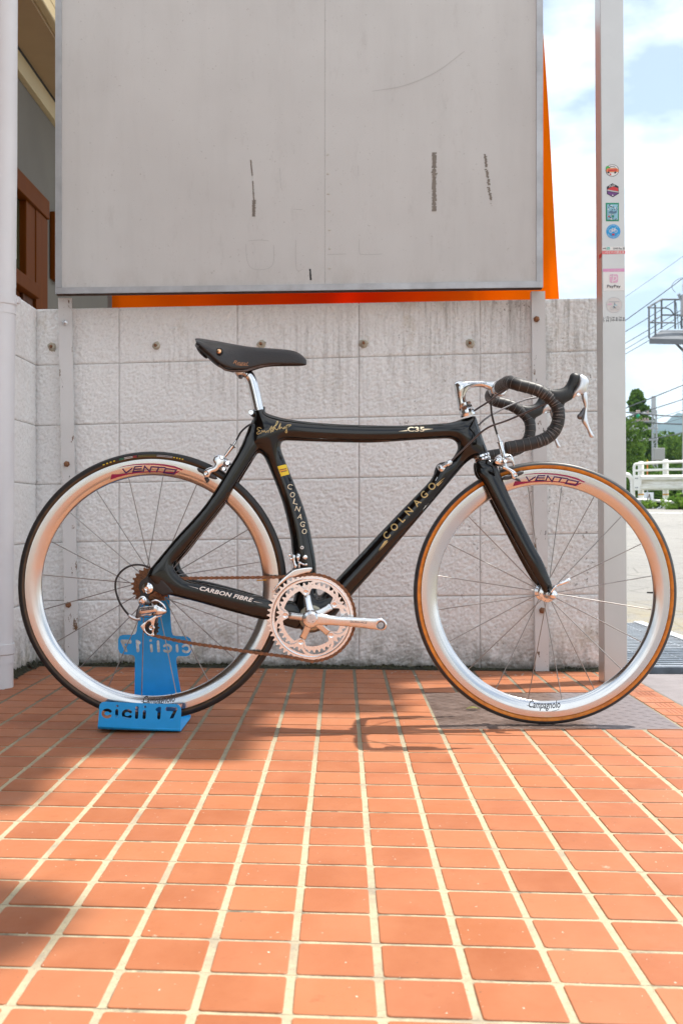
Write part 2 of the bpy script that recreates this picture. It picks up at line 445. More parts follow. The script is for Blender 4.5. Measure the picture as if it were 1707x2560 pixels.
tcol = g.mix(g.math('MULTIPLY', rnd2, .35), tcol, (.385,.145,.080))
tcol = g.mix(g.ramp(g.noise(9, 5, .6, (1,.6,1)), .35, .7, 0, .55), tcol, (.43,.175,.088))
tcol = g.mix(g.ramp(g.noise(26, 4, .7), .6, .74, 0, .5), tcol, (.29,.09,.04))
tcol = g.mix(g.ramp(g.noise(140, 2, .5), .735, .75, 0, .8), tcol, (.75,.66,.56))
tcol = g.mix(g.ramp(g.noise(11, 6, .75, off=(3,1,0)), .69, .76, 0, .6), tcol, (.72,.58,.47))
tcol = g.mix(g.ramp(g.noise(170, 2, .5, off=(9,4,0)), .74, .755, 0, .8), tcol, (.07,.05,.035))
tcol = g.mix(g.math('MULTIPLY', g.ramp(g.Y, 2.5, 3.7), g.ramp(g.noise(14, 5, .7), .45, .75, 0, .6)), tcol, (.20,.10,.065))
tile_m = g.out(tcol, g.ramp(g.noise(12), .3, .7, .46, .62), g.bump(g.noise(55, 3), .08, .002), spec=.22)

TX, TY = PX-.0098, PY-.0088
def tile_geo():
    bm = bmesh.new()
    def ring(i, z, rr):
        hx, hy = TX/2-i, TY/2-i; out = []
        for sx, sy, a0 in ((1,1,0),(-1,1,90),(-1,-1,180),(1,-1,270)):
            for a in (0, 45, 90):
                t = R(a0+a); x = sx*(hx-rr)+rr*math.cos(t); y = sy*(hy-rr)+rr*math.sin(t)
                out.append((x, y-SK*x, z))
        return out
    return ring
ring = tile_geo()
V = ring(0, -.004, .0042)+ring(.0003, -.0007, .0040)+ring(.0013, 0, .0034)
TILE_V = np.array(V); TILE_F = [tuple(range(24, 36))]
for j in (0, 12):
    for k in range(12): TILE_F.append((j+k, j+(k+1)%12, j+12+(k+1)%12, j+12+k))
floor_o = mk('tiled_floor', [(-3,-3,-.0016),(.955,-3,-.0016),(.955,3.86,-.0016),(-3,3.95,-.0016)], [(0,1,2,3)], grout)
tag(floor_o, kind='structure')
PLATE = (.248, .852, 2.738, 3.302)                   # checker plate (x0, x1, y0, y1)
cells = []; cut = []
for c in range(-31, 9):
    for r in range(-52, 20):
        x = X0+PX*(c+.5); y = YR0+PY*(r+.5)-SK*x
        if x+TX/2 > .957 or y > 3.80-.08*x: continue
        if PLATE[0]-.045 < x < PLATE[1]+.045 and PLATE[2]-.046 < y < PLATE[3]+.046:
            cut.append((x, y)); continue
        px = CX+x*F/y if y > .2 else -999; py = HY+CH*F/y if y > .2 else 9999
        vis = y > 1.1 and -25 < px < 1732 and py < 2620
        cells.append((not vis, y, x, y))
cells.sort()
tme = bpy.data.meshes.new('tile'); tme.from_pydata([tuple(v) for v in TILE_V], [], TILE_F); tme.materials.append(tile_m)
big = MB(); nt_ = 0
for hid, _, x, y in cells:
    dz = random.uniform(-.0004, .0004)
    if not hid and nt_ < 300:
        o = bpy.data.objects.new('tile', tme); COL.objects.link(o); o.parent = floor_o
        o.location = (x+random.uniform(-.0005,.0005), y+random.uniform(-.0005,.0005), dz); o.rotation_euler = (random.uniform(-.002,.002), random.uniform(-.002,.002), random.uniform(-.004,.004)); nt_ += 1
    else: big.add(TILE_V+np.array((x, y, dz)), TILE_F)
def clip(P, ax, lim, keep_less):
    out = []
    for i in range(len(P)):
        p, q = P[i], P[(i+1) % len(P)]; ip = (p[ax] < lim) == keep_less; iq = (q[ax] < lim) == keep_less
        if ip: out.append(p)
        if ip != iq: t = (lim-p[ax])/(q[ax]-p[ax]); out.append((p[0]+t*(q[0]-p[0]), p[1]+t*(q[1]-p[1])))
    return out
for x, y in cut:                                     # tiles cut to fit round the plate
    Q4 = [(x+sx*TX/2, y+sy_*TY/2-SK*sx*TX/2) for sx, sy_ in ((-1,-1),(1,-1),(1,1),(-1,1))]
    for P in (clip(Q4, 1, PLATE[2]-.003, True), clip(Q4, 1, PLATE[3]+.003, False), clip(clip(clip(Q4, 1, PLATE[2]-.003, False), 1, PLATE[3]+.003, True), 0, PLATE[0]-.004, True), clip(clip(clip(Q4, 1, PLATE[2]-.003, False), 1, PLATE[3]+.003, True), 0, PLATE[1]+.004, False)):
        if len(P) < 3: continue
        ar = abs(sum(P[i][0]*P[(i+1)%len(P)][1]-P[(i+1)%len(P)][0]*P[i][1] for i in range(len(P))))/2
        if ar < 6e-5: continue
        n_ = len(P); mk('cut_tile', [(p[0],p[1],-.004) for p in P]+[(p[0],p[1],0) for p in P], [tuple(range(n_, 2*n_))]+[(k,(k+1)%n_,n_+(k+1)%n_,n_+k) for k in range(n_)], tile_m, floor_o)
tag(big.build('tile_field', tile_m, floor_o), kind='stuff')

# ---- checker plate set into the floor
g = NG('worn_checker_plate')
pc = g.mix(g.ramp(g.noise(7, 5, .7), .4, .62), (.085,.054,.042), (.15,.105,.088))
pc = g.mix(g.ramp(g.X, .60, .66), pc, g.mix(g.noise(30), (.21,.18,.185), (.15,.128,.132)))
plate_m = g.out(pc, g.ramp(g.noise(22), .3, .7, .50, .66), metal=.1, spec=.3)
pl = empty('access_cover', (.55, 3.02, 0)); tag(pl, 'brown steel checker plate set in the tiles under the front wheel', 'floor plate')
mk('plate', *box(PLATE[0], PLATE[1], PLATE[2], PLATE[3], -.02, -.0012), plate_m, pl)
mb = MB()
LOZ = np.array([(-.0150,0),(-.008,.0030),(.008,.0030),(.0150,0),(.008,-.0030),(-.008,-.0030)])
nx, ny = 22, 21
for i in range(nx):
    for j in range(ny):
        a = R(40) if (i+j) % 2 else R(-40)
        xx = PLATE[0]+.014+(PLATE[1]-PLATE[0]-.028)*i/(nx-1); yy = PLATE[2]+.014+(PLATE[3]-PLATE[2]-.028)*j/(ny-1)
        c, s = math.cos(a), math.sin(a)
        o6 = [(xx+p[0]*c-p[1]*s, yy+p[0]*s+p[1]*c) for p in LOZ]; i6 = [(xx+.72*(p[0]*c-p[1]*s), yy+.72*(p[0]*s+p[1]*c)) for p in LOZ]
        mb.add([(p[0],p[1],-.0014) for p in o6]+[(p[0],p[1],-.0004) for p in i6], [(6,7,8,9,10,11)]+[(k,(k+1)%6,6+(k+1)%6,6+k) for k in range(6)])
tag(mb.build('raised_tread', plate_m, pl), kind='stuff')

# ---- grooved tiles along the edge, grey slab, grating, road
g = NG('grey_slab')
slab_m = g.out(g.mix(g.ramp(g.noise(9, 6, .7), .35, .68), (.235,.205,.205), (.165,.14,.138)), .6, g.bump(g.noise(260, 3, stretch=(.25,1,1)), .35, .003))
tag(mk('pavement_slab', *bbox(.957, 1.95, -3, 3.70, -.12, -.003, .004), slab_m), kind='structure')
# scored lines on the tiles between plate and slab
mb = MB()
for r in range(8, 18):
    yc = row_y(.905, r+.5)
    if not 2.72 < yc < 3.62: continue
    for q in range(4):
        x = .882+.013*q+.004
        mb.add(*box(x, x+.0022, yc-.03-SK*(x-.905), yc+.034-SK*(x-.905), .0002, .0007))
tag(mb.build('score_line', M('scored_clay', (.30,.10,.05), .8), floor_o), kind='stuff')

g = NG('asphalt_road')
sp = g.noise(160, 3, .7); big_n = g.noise(.8, 5, .65)
ac = g.mix(g.ramp(sp, .3, .72), (.15,.145,.135), (.40,.385,.36)); ac = g.mix(g.ramp(big_n, .4, .65, 0, .6), ac, (.33,.315,.29))
crk = g.N.new('ShaderNodeTexVoronoi'); crk.feature = 'DISTANCE_TO_EDGE'; crk.inputs['Scale'].default_value = 2.2; g.L.new(g.pos, crk.inputs['Vector'])
ac = g.mix(g.ramp(crk.outputs['Distance'], .0, .025, .55, 0), ac, (.09,.085,.08))
ac = g.mix(g.ramp(g.noise(26, 4, .7), .60, .70, 0, .6), ac, (.10,.098,.09))
sd = g.math('MULTIPLY', g.ramp(g.Y, 7.0, 5.4), g.ramp(g.noise(2.6, 6, .75), .42, .58, 0, .8))
ac = g.mix(sd, ac, g.mix(g.noise(70), (.44,.37,.21), (.27,.22,.12)))
road_m = g.out(ac, .85, g.bump(sp, .8, .012))
def road_z(x, y):
    if y < 4.6: return -.07
    if y < 21: return -.07+(y-4.6)*.0443
    return -.07+16.4*.0443+(y-21)*.002
mb = MB(); ys = [-60,-12,-3,0,2,3,4,4.6,6,8,11,15,18,21,30,60,200,900,2500]; xs = [-900,-200,-60,-20,-6,-3,0,1,2,4,8,20,60,200,900]
V = [(x,y,road_z(x,y)) for y in ys for x in xs]; n = len(xs)
Fq = [(j*n+i, j*n+i+1, (j+1)*n+i+1, (j+1)*n+i) for j in range(len(ys)-1) for i in range(n-1)]
tag(mk('road', V, Fq, road_m), kind='structure')
zr = lambda y: road_z(0, y)
tag(mk('road_edge_line', [(3.2,19.0,zr(19.0)+.006),(14,17.5,zr(17.5)+.006),(14,17.72,zr(17.72)+.006),(3.2,19.25,zr(19.25)+.006)], [(0,1,2,3)], M('road_paint', (.78,.78,.75), .7, var=.3, vscale=8)), kind='structure')

galv = M('galvanised_steel', (.55,.58,.62), .42, .7, var=.25, vscale=18, rvar=.1)
galv_dk = M('weathered_steel', (.20,.23,.27), .5, .6, var=.35, vscale=20)
gr = empty('drain_grating', (1.14, 4.5, 0)); tag(gr, 'galvanised steel drain grating between the column and the road', 'grating')
GX0, GX1, GY0, GY1, GZ = .93, 1.42, 3.78, 5.35, .012
mb = MB(); mb.add(*bbox(GX0-.05, GX1+.2, GY0-.012, GY0, -.05, GZ, .002)); mb.build('front_beam', galv_dk, gr)
mk('edge_bar', *bbox(GX1, GX1+.045, GY0, GY1, -.03, GZ+.004, .002), M('pale_steel', (.72,.76,.80), .4, .3), gr)
nb = 30; bar_me = bpy.data.meshes.new('bar'); V, Fq = box(0, GX1-GX0, 0, .016, -.035, 0); bar_me.from_pydata(V, [], Fq); bar_me.materials.append(galv)
for i in range(nb):
    o = bpy.data.objects.new('bar', bar_me); COL.objects.link(o); o.parent = gr; o.matrix_parent_inverse = Matrix.Translation(-Vector((1.14,4.5,0)))
    o.location = (GX0, GY0+.012+i*(GY1-GY0-.02)/nb, GZ)
mb = MB()
for k in range(4): mb.add(*rod((GX0+.06+k*.12, GY0, GZ-.004), (GX0+.06+k*.12, GY1, GZ-.004), .003, 6))
mb.build('cross_rod', galv, gr)

# ---- block wall
WK = .083
def wy(x): return 3.835-WK*x
g = NG('white_stucco_paint')
st = g.noise(105, 4, .62, (1,1,.8), dist=.15); st2 = g.noise(280, 3, .6)
wc = g.mix(g.ramp(g.noise(3, 4, .6), .35, .7), (.88,.88,.87), (.83,.825,.815))
up = g.ramp(g.Z, .82, 1.22); streak = g.noise(62, 4, .7, (1,1,.055)); patch = g.noise(2.6, 3, .5, off=(2.3,0,0))
sm = g.math('MULTIPLY', g.math('MULTIPLY', up, g.ramp(streak, .46, .64)), g.ramp(g.math('ADD', patch, g.ramp(g.X, -.7, .5, -.12, .12)), .40, .56))
wc = g.mix(g.ramp(g.noise(150, 4, .7, (1,1,.8), off=(8,1,4)), .54, .70, 0, .38), wc, (.42,.39,.36))
wc = g.mix(g.math('MULTIPLY', sm, .50), wc, (.19,.175,.15))
spots = g.math('MULTIPLY', g.ramp(g.noise(85, 3, .6, off=(5,0,2)), .60, .68), g.ramp(g.noise(5, 4, .7, off=(0,3,1)), .50, .62))
wc = g.mix(g.math('MULTIPLY', spots, g.ramp(g.X, -.2, .75, .25, .85)), wc, (.13,.11,.095))
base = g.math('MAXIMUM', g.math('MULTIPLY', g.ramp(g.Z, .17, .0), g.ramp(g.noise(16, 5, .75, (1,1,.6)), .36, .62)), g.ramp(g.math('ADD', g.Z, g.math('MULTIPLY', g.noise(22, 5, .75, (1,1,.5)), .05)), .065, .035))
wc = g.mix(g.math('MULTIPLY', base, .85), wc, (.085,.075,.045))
ye = g.math('MULTIPLY', g.ramp(g.noise(6, 4, .6, off=(7,7,7)), .58, .75, 0, .5), g.ramp(g.Z, .5, .1))
wc = g.mix(ye, wc, (.45,.40,.26))
rs = g.math('MULTIPLY', g.ramp(g.noise(7, 5, .7, (1,1,.5), off=(1,2,3)), .60, .72), .5)
wc = g.mix(g.math('MULTIPLY', rs, g.ramp(g.Z, .9, 1.25)), wc, (.50,.42,.28))
stucco = g.out(wc, .82, g.bump(st2, .5, .0022), spec=.3)
g2 = NG('block_joint'); joint_m = g2.out(g2.mix(g2.ramp(g2.noise(18, 5, .7), .42, .66), (.74,.725,.71), (.46,.43,.40)), .9, g2.bump(g2.noise(150, 3), .5, .003))
ZT = 1.275
ZC = [0.0, .2455, .454, .6625, .873, 1.084]
def zc(i, x):
    if i == 0: return -.02
    if i == 6: return ZT+.004*x
    return ZC[i]+.0185*x*(1 if i < 5 else .75)
XC = [-1.12, -.79, -.367, .06, .478, .888]
bw = empty('block_wall', (-.1, 3.84, 0)); tag(bw, 'low white painted concrete block wall behind the bicycle, stained dark at its foot', 'wall')
def wp(x, z, out): return (x-WK*out, wy(x)-out, z)
V = [wp(XC[0]-.1,-.05,-.005), wp(.886,-.05,-.005), wp(.886,ZT-.008,-.005), wp(XC[0]-.1,ZT-.008,-.005), wp(XC[0]-.1,-.05,-.12), wp(.886,-.05,-.12), wp(.886,ZT-.008,-.12), wp(XC[0]-.1,ZT-.008,-.12)]
mk('mortar', V, [(0,1,2,3),(5,4,7,6),(3,2,6,7),(1,5,6,2),(4,0,3,7)], joint_m, bw)
def blockmesh(c4, fn):
    """front of a block from four (s, z) corners: rounded arris, recessed joint"""
    c4 = np.array(c4, float); cen = c4.mean(0)
    def rg(i, o): 
        q = c4+np.sign(cen-c4)*i; return [fn(p[0], p[1], o) for p in q]
    V = rg(.0012, -.07)+rg(.0012, -.004)+rg(.0030, -.001)+rg(.0065, 0)
    Fq = [(12,13,14,15)]
    for j in (0,4,8):
        for k in range(4): Fq.append((j+k, j+(k+1)%4, j+4+(k+1)%4, j+4+k))
    Fq.append((3,2,1,0)); return V, Fq
LAT = RNG.random((257, 257))
def vnoise(x, y, wl, ox=0.0, oy=0.0):                # lattice noise, wavelength wl
    x = x/wl+ox; y = y/wl+oy; i = np.floor(x).astype(int); j = np.floor(y).astype(int); u = x-i; v = y-j
    u = u*u*(3-2*u); v = v*v*(3-2*v); i %= 256; j %= 256
    return (LAT[i,j]*(1-u)+LAT[i+1,j]*u)*(1-v)+(LAT[i,j+1]*(1-u)+LAT[i+1,j+1]*u)*v
def stucco_h(s, z):                                  # sprayed finish: slanted ridges and pits, millimetres deep
    a, b = .82*s+.57*z, -.57*s+.82*z
    n1 = vnoise(a, b*1.7, .0105); n2 = vnoise(a+3, b*1.5+1, .0075, 31, 7); n3 = vnoise(s, z, .045, 11, 53); n4 = vnoise(a, b*1.6, .0045, 3, 90)
    r = 1-np.abs(2*n1-1)
    return (.55*(r-.55)+.60*(n2-.5)+.25*(n3-.5)+.35*(n4-.5))*.0050
def rough_block(name, c4, fn, step, parent):
    c4 = np.array(c4, float); cen = c4.mean(0); w = abs(c4[1,0]-c4[0,0]); h = abs(c4[3,1]-c4[0,1])
    nu, nv = max(4, int(w/step)), max(4, int(h/step)); ins = .0012
    q = c4+np.sign(cen-c4)*ins
    u = np.linspace(0, 1, nu+1); v = np.linspace(0, 1, nv+1); Ug, Vg = np.meshgrid(u, v, indexing='ij')
    P = (q[0]*((1-Ug)*(1-Vg))[...,None]+q[1]*(Ug*(1-Vg))[...,None]+q[2]*(Ug*Vg)[...,None]+q[3]*((1-Ug)*Vg)[...,None])
    e = np.minimum(np.minimum(Ug, 1-Ug)*w, np.minimum(Vg, 1-Vg)*h)+.0016*(vnoise(P[...,0], P[...,1], .02, 77, 5)-.5)
    t = np.clip(e/.0045, 0, 1); t = t*t*(3-2*t)
    O = -.0026*(1-t)+stucco_h(P[...,0], P[...,1])*(.25+.75*t)
    V = np.stack(fn(P[...,0], P[...,1], O), -1).reshape(-1, 3); nb = (nu+1)*(nv+1)
    idx = np.arange(nb).reshape(nu+1, nv+1)
    Q = np.stack([idx[:-1,:-1], idx[1:,:-1], idx[1:,1:], idx[:-1,1:]], -1).reshape(-1, 4)
    n0 = np.cross(V[Q[0,1]]-V[Q[0,0]], V[Q[0,3]]-V[Q[0,0]])
    me = bpy.data.meshes.new(name); me.vertices.add(len(V)); me.vertices.foreach_set('co', V.ravel())
    me.loops.add(Q.size); me.loops.foreach_set('vertex_index', Q.ravel().astype(np.int32))
    me.polygons.add(len(Q)); me.polygons.foreach_set('loop_start', np.arange(0, Q.size, 4, dtype=np.int32)); me.polygons.foreach_set('loop_total', np.full(len(Q), 4, np.int32))
    me.polygons.foreach_set('use_smooth', np.ones(len(Q), bool)); me.update(); me.validate()
    return mko(name, me, stucco, parent)
wpn = lambda x, z, out: (x-WK*out, 3.835-WK*x-out, z)
for c in range(5):
    for r in range(6):
        j = random.uniform(-.0010, .0010)
        q = [(XC[c], zc(r, XC[c])), (XC[c+1], zc(r, XC[c+1])), (XC[c+1], zc(r+1, XC[c+1])), (XC[c], zc(r+1, XC[c]))]
        rough_block('block', q, lambda s, z, o, j=j: wpn(s, z, o+j), .0032, bw)
rw = empty('return_wall', (-1.09, 3.5, 0)); tag(rw, 'short white stucco side wall at the left, behind the drain pipe', 'wall')
def rp(y, z, out): return (-1.088+out, y+0*out, z)
YC = [3.915, 3.60, 3.18, 2.75]
mk('mortar', [rp(3.92,-.05,-.005), rp(2.75,-.05,-.005), rp(2.75,ZT-.008,-.005), rp(3.92,ZT-.008,-.005), rp(3.92,-.05,-.12), rp(2.75,-.05,-.12), rp(2.75,ZT-.008,-.12), rp(3.92,ZT-.008,-.12)],
   [(3,2,1,0),(4,5,6,7),(7,6,2,3),(2,6,5,1)], joint_m, rw)
for c in range(3):
    for r in range(6):
        q = [(YC[c], zc(r,-1.1)), (YC[c+1], zc(r,-1.1)), (YC[c+1], zc(r+1,-1.1)), (YC[c], zc(r+1,-1.1))]
        rough_block('block', q, lambda s, z, o: (-1.088+o, s, z), .0042 if c == 0 else .02, rw)
for nm_, fn_, s0_, s1_, par_ in (('coping', wpn, XC[0], XC[-1], bw), ('coping', lambda s, z, o: (-1.088+o, s, z), YC[-1], YC[0], rw)):
    ss = np.linspace(s0_, s1_, 260); zt_ = np.array([zc(6, s) if par_ is bw else zc(6, -1.1) for s in ss]); V = []; K_n = 7
    for s, z in zip(ss, zt_):
        for k in range(K_n):
            t = k/(K_n-1); o = -.005-.115*t; zz = z-.006*(1-math.sin(min(1, t*9)*math.pi/2))+.0022*(random.random()-.5)
            V.append(tuple(float(q) for q in fn_(s, zz, o)))
    Fq = [(i*K_n+k, (i+1)*K_n+k, (i+1)*K_n+k+1, i*K_n+k+1) for i in range(259) for k in range(K_n-1)]
    mk(nm_, V, Fq, stucco, par_, 180)
# rusted anchor bolts with putty, in the wall
putty = M('old_putty', (.55,.50,.40), .7, var=.4, vscale=90, bump=.3, bscale=200)
for i, (px, py) in enumerate(((391,865),(653,861),(909,859),(1174,859),(131,868))):
    x = (px-CX)/F*3.84; Y = wy(x); p = U(px, py, Y)
    mb = MB(); mb.add(*lathe([(.0001,-.003),(.016,-.002),(.015,.004),(.009,.008),(.0001,.009)], p, (-WK,-1,0), 9))
    V = np.array(mb.v); V += RNG.normal(0, .0018, V.shape); mb.v = [tuple(v) for v in V]
    mb.build('putty', putty, bw, 50)
    mk('anchor_bolt', *lathe([(.0055,.004),(.0055,.016),(.004,.019)], p, (-WK,-1,.1), 6), rust, bw, 30)
# dark moss along the foot of the wall
moss_m = M('black_moss', (.020,.019,.012), .95, var=.6, vscale=60, bump=1, bscale=140, col2=(.05,.05,.02), bdist=.01)
mb = MB(); n = 420; V = []
for i in range(n+1):
    x = -1.08+1.96*i/n; jit = random.random()
    d = .010+.012*vnoise(np.array([x]), np.array([.3]), .09)[0]+.012*jit*random.random(); h = .003+.016*vnoise(np.array([x]), np.array([1.7]), .06)[0]*random.uniform(.3,1.2)
    y = wy(x); V += [(x, y-d-.012, .0006), (x, y-d*.55, .003+.3*h*random.random()), (x, y-.004-.003*random.random(), h)]
for i in range(n):
    for k in range(2): mb.f.append((i*3+k, (i+1)*3+k, (i+1)*3+k+1, i*3+k+1))
mb.v = V; tag(mb.build('moss', moss_m), kind='stuff')
mb = MB()
for i in range(60):
    y = 3.88-1.1*i/60; d = .012+.02*random.random(); mb.add([(-1.085,y,.022*random.uniform(.4,1.3)),(-1.085+d,y,.0008),(-1.085+d*random.uniform(.6,1.2),y-.0185,.0008),(-1.085,y-.0185,.02*random.uniform(.4,1.3))], [(0,1,2,3)])
tag(mb.build('moss', moss_m), kind='stuff')

# ---- sign panel on two posts
g = NG('aged_white_sheet')
sc = g.mix(g.ramp(g.noise(1.6, 4, .6), .35, .7), (.645,.635,.62), (.575,.56,.545))
sc = g.mix(g.ramp(g.noise(120, 2, .5), .70, .74, 0, .35), sc, (.25,.22,.19))
sc = g.mix(g.math('MULTIPLY', g.ramp(g.noise(16, 6, .8, (1,1,.3), off=(4,4,0)), .58, .68), .14), sc, (.30,.27,.25))
sc = g.mix(g.ramp(g.noise(7, 5, .7, (1,1,.12), off=(3,0,1)), .45, .70, 0, .13), sc, (.36,.34,.32))
sc = g.mix(g.math('MULTIPLY', g.ramp(g.Z, 1.40, 1.28), g.ramp(g.noise(9, 5, .75, (1,1,.4)), .42, .62, 0, .45)), sc, (.33,.30,.26))
sheet_m = g.out(sc, .5, spec=.35)
trim_m = M('anodised_trim', (.52,.53,.55), .42, .35, var=.2, vscale=12, rvar=.1)
post_m0 = NG('peeling_white_paint'); g = post_m0
pcx = g.mix(g.ramp(g.noise(5), .35, .7), (.70,.695,.69), (.63,.62,.61))
pcx = g.mix(g.ramp(g.noise(24, 5, .75, (1,1,.35)), .61, .64), pcx, (.16,.085,.04))
pcx = g.mix(g.ramp(g.noise(40, 5, .75, (1,1,.25), off=(4,1,1)), .66, .68), pcx, (.035,.03,.026))
post_m = g.out(pcx, .55)
SPK = .075
def sy(x): return 3.745-SPK*x                        # front of the sign sheet
def sp_(px, py, lift=0.0):
    x = (px-CX)/F; Y = 3.745/(1+SPK*x)-lift; return (x*Y, Y, CH-(py-HY)/F*Y)
sg = empty('billboard', (-.05, 3.75, 1.27)); tag(sg, 'big blank weathered white sign panel with grey metal trim, above the wall', 'billboard')
ZTOP = 2.42
def spb(x0, x1, z0a, z0b, z1, f0, f1):               # box between lifts, bottom edge slants
    V = []
    for lf in (f0, f1):
        V += [(x0, sy(x0)-lf, z0a), (x1, sy(x1)-lf, z0b), (x1, sy(x1)-lf, z1), (x0, sy(x0)-lf, z1)]
    return V, [(3,2,1,0),(4,5,6,7),(0,1,5,4),(1,2,6,5),(2,3,7,6),(3,0,4,7)]
xl = sp_(140, 720)[0]; xr = sp_(1356, 718)[0]; zl = sp_(140,735)[2]; zr_ = sp_(1356,719)[2]
zb = lambda x: zl+(zr_-zl)*(x-xl)/(xr-xl)
xs_ = sp_(812, 400)[0]
mk('sheet', *spb(xl+.02, xs_-.0003, zb(xl+.02)+.02, zb(xs_)+.02, ZTOP, -.02, 0), sheet_m, sg)
mk('sheet', *spb(xs_+.0003, xr-.02, zb(xs_)+.02, zb(xr-.02)+.02, ZTOP, -.02, 0), sheet_m, sg)
mk('back_board', *spb(xl+.01, xr-.01, zb(xl)+.01, zb(xr)+.01, ZTOP, -.028, -.022), steel_dk, sg)
tw = .0215
mk('trim', *spb(xl, xl+tw, zb(xl)+tw, zb(xl)+tw, ZTOP, -.028, .006), trim_m, sg)
mk('trim', *spb(xr-tw, xr, zb(xr)+tw, zb(xr)+tw, ZTOP, -.028, .006), trim_m, sg)
mk('trim', *spb(xl, xr, zb(xl), zb(xr), zb(xl)+tw-.0005, -.05, .006), trim_m, sg)
V, Fq = spb(xl, xr, zb(xl), zb(xr), 0, -.028, .006); 
for i in (2,3,6,7): V[i] = (V[i][0], V[i][1], zb(V[i][0])+tw-.0006)
bpy.data.objects.remove([o for o in sg.children if o.name.startswith('trim')][-1]); mk('trim', V, Fq, trim_m, sg)
mk('bottom_lip', *[(lambda VV: (VV[0], VV[1]))(spb(xl+.002, xr-.002, zb(xl)-.0030, zb(xr)-.0030, 0, -.026, -.002))][0], M('dark_rust', (.07,.035,.02), .8, var=.5, vscale=30), sg)
lip = bpy.data.objects['bottom_lip'].data
for v in lip.vertices:
    if v.co.z < .5: v.co.z = zb(v.co.x)-.0005
# screw heads along the seam, tape remains, a black pen stroke
for px, py in ((816,386),(817,434),(818,484),(820,527),(821,574),(821,621),(821,670)):
    mk('screw', *lathe([(.0045,0),(.0035,.0018),(.0001,.0022)], sp_(px+3, py), (-SPK,-1,0), 10), M('screw_head', (.60,.58,.54), .5) if 'screw_head' not in bpy.data.materials else bpy.data.materials['screw_head'], sg)
resid = M('tape_residue', (.27,.235,.205), .8, var=.25, vscale=60)
def ragged(p0, p1, w, gaps, seed):
    rr = np.random.default_rng(seed); out = []; n = 46
    for i in range(n):
        t0, t1 = i/n, (i+1)/n
        if any(a < t0 < b for a, b in gaps): continue
        c0 = np.array(p0)+(np.array(p1)-p0)*t0; c1 = np.array(p0)+(np.array(p1)-p0)*t1
        a = w*(.5+.12*rr.normal()); b = w*(.5+.16*rr.normal())
        out.append(np.array([(c0[0]-a, c0[1]), (c0[0]+b, c0[1]), (c1[0]+b*.95, c1[1]+.3), (c1[0]-a*1.05, c1[1]+.3)]))
    return out
def resid_obj(strips, name='tape_residue', m=resid):
    mb = MB()
    for q in strips: mb.add(*flat(q, [(0,1,2,3)], sp_, .0009))
    return mb.build(name, m, sg)
resid_obj(ragged((1085,381),(1085,528), 10, [], 1))
resid_obj([q+np.array((RNG.uniform(-2,2),0)) for q in ragged((1211,385),(1226,500), 5.5, [(.28,.31),(.5,.54),(.66,.70)], 2)]+ragged((1226,508),(1229,514), 2, [(.2,.9)], 3))
resid_obj(ragged((627,400),(631,440), 3, [], 4)+ragged((632,452),(635,500), 3, [], 5)+ragged((635,500),(634,541), 7, [], 6))
resid_obj(ragged((775,672),(777,700), 4, [], 7), 'pen_stroke', black_ink)
faint = M('faint_outline', (.455,.45,.44), .6)
def ghost(q, w=1.0): return stroke(cr_path(q, 4), w, caps=0)[0]
V_ = MB()
for q in ([(615,610),(618,650),(632,672),(668,672),(684,655),(684,612)], [(622,602),(650,600),(672,602)], [(739,600),(741,672),(757,673)], [(734,523),(756,524)], [(898,598),(898,628),(906,636),(955,635)], [(895,414),(896,440)], [(930,228),(1010,214),(1090,180),(1160,128)], [(818,636),(865,635)], [(700,420),(702,470)]):
    P_g = ghost(q, 1.1); v_, f_, _ = triangulate([P_g]); V_.add(*flat(v_, f_, sp_, .0007))
tag(V_.build('faint_outlines', faint, sg), kind='stuff')
# posts (steel angles) in front of the wall
def post(pxa, pxb, pyt, pyb, w, label, bolts):
    top = U(pxa, pyt, 3.80); xa = top[0]; 
    Yb_ = wy(xa)-.003; xa = (pxa-CX)/F*(Yb_-.03); xb = (pxb-CX)/F*(Yb_-.03)
    p = empty('sign_post', (xb, Yb_-.02, 0)); tag(p, label, 'post', 'painted steel posts of the sign panel')
    zt = zb(xa)-.001
    def q(x, z): return x+(xb-xa)*(zt-z)/zt
    V = []
    for z in (.0, zt):
        x = q(xa, z); V += [(x, Yb_-.030, z), (x+w, Yb_-.030, z), (x+w, Yb_-.0245, z), (x+.0055, Yb_-.0245, z), (x+.0055, Yb_+.0, z), (x, Yb_+.0, z)]
    Fq = [(k, (k+1)%6, 6+(k+1)%6, 6+k) for k in range(6)]+[(5,4,3,2,1,0),(6,7,8,9,10,11)]
    mk('angle', V, Fq, post_m, p)
    for bx, by in bolts:
        c = U(bx, by, Yb_-.030); mk('bolt', *lathe([(.011,0),(.011,.004),(.0075,.0045),(.0075,.012),(.004,.014)], c, (0,-1,0), 6), rust if by != 807 else alu_satin, p, 30)
post(146, 164, 742, 1662, .047, 'painted steel angle post under the left end of the sign panel', ((163,807),(168,1160),(172,1512)))
post(1328, 1338, 725, 1676, .046, 'rust spotted painted steel post under the right end of the sign panel', ((1340,798),(1354,1526)))

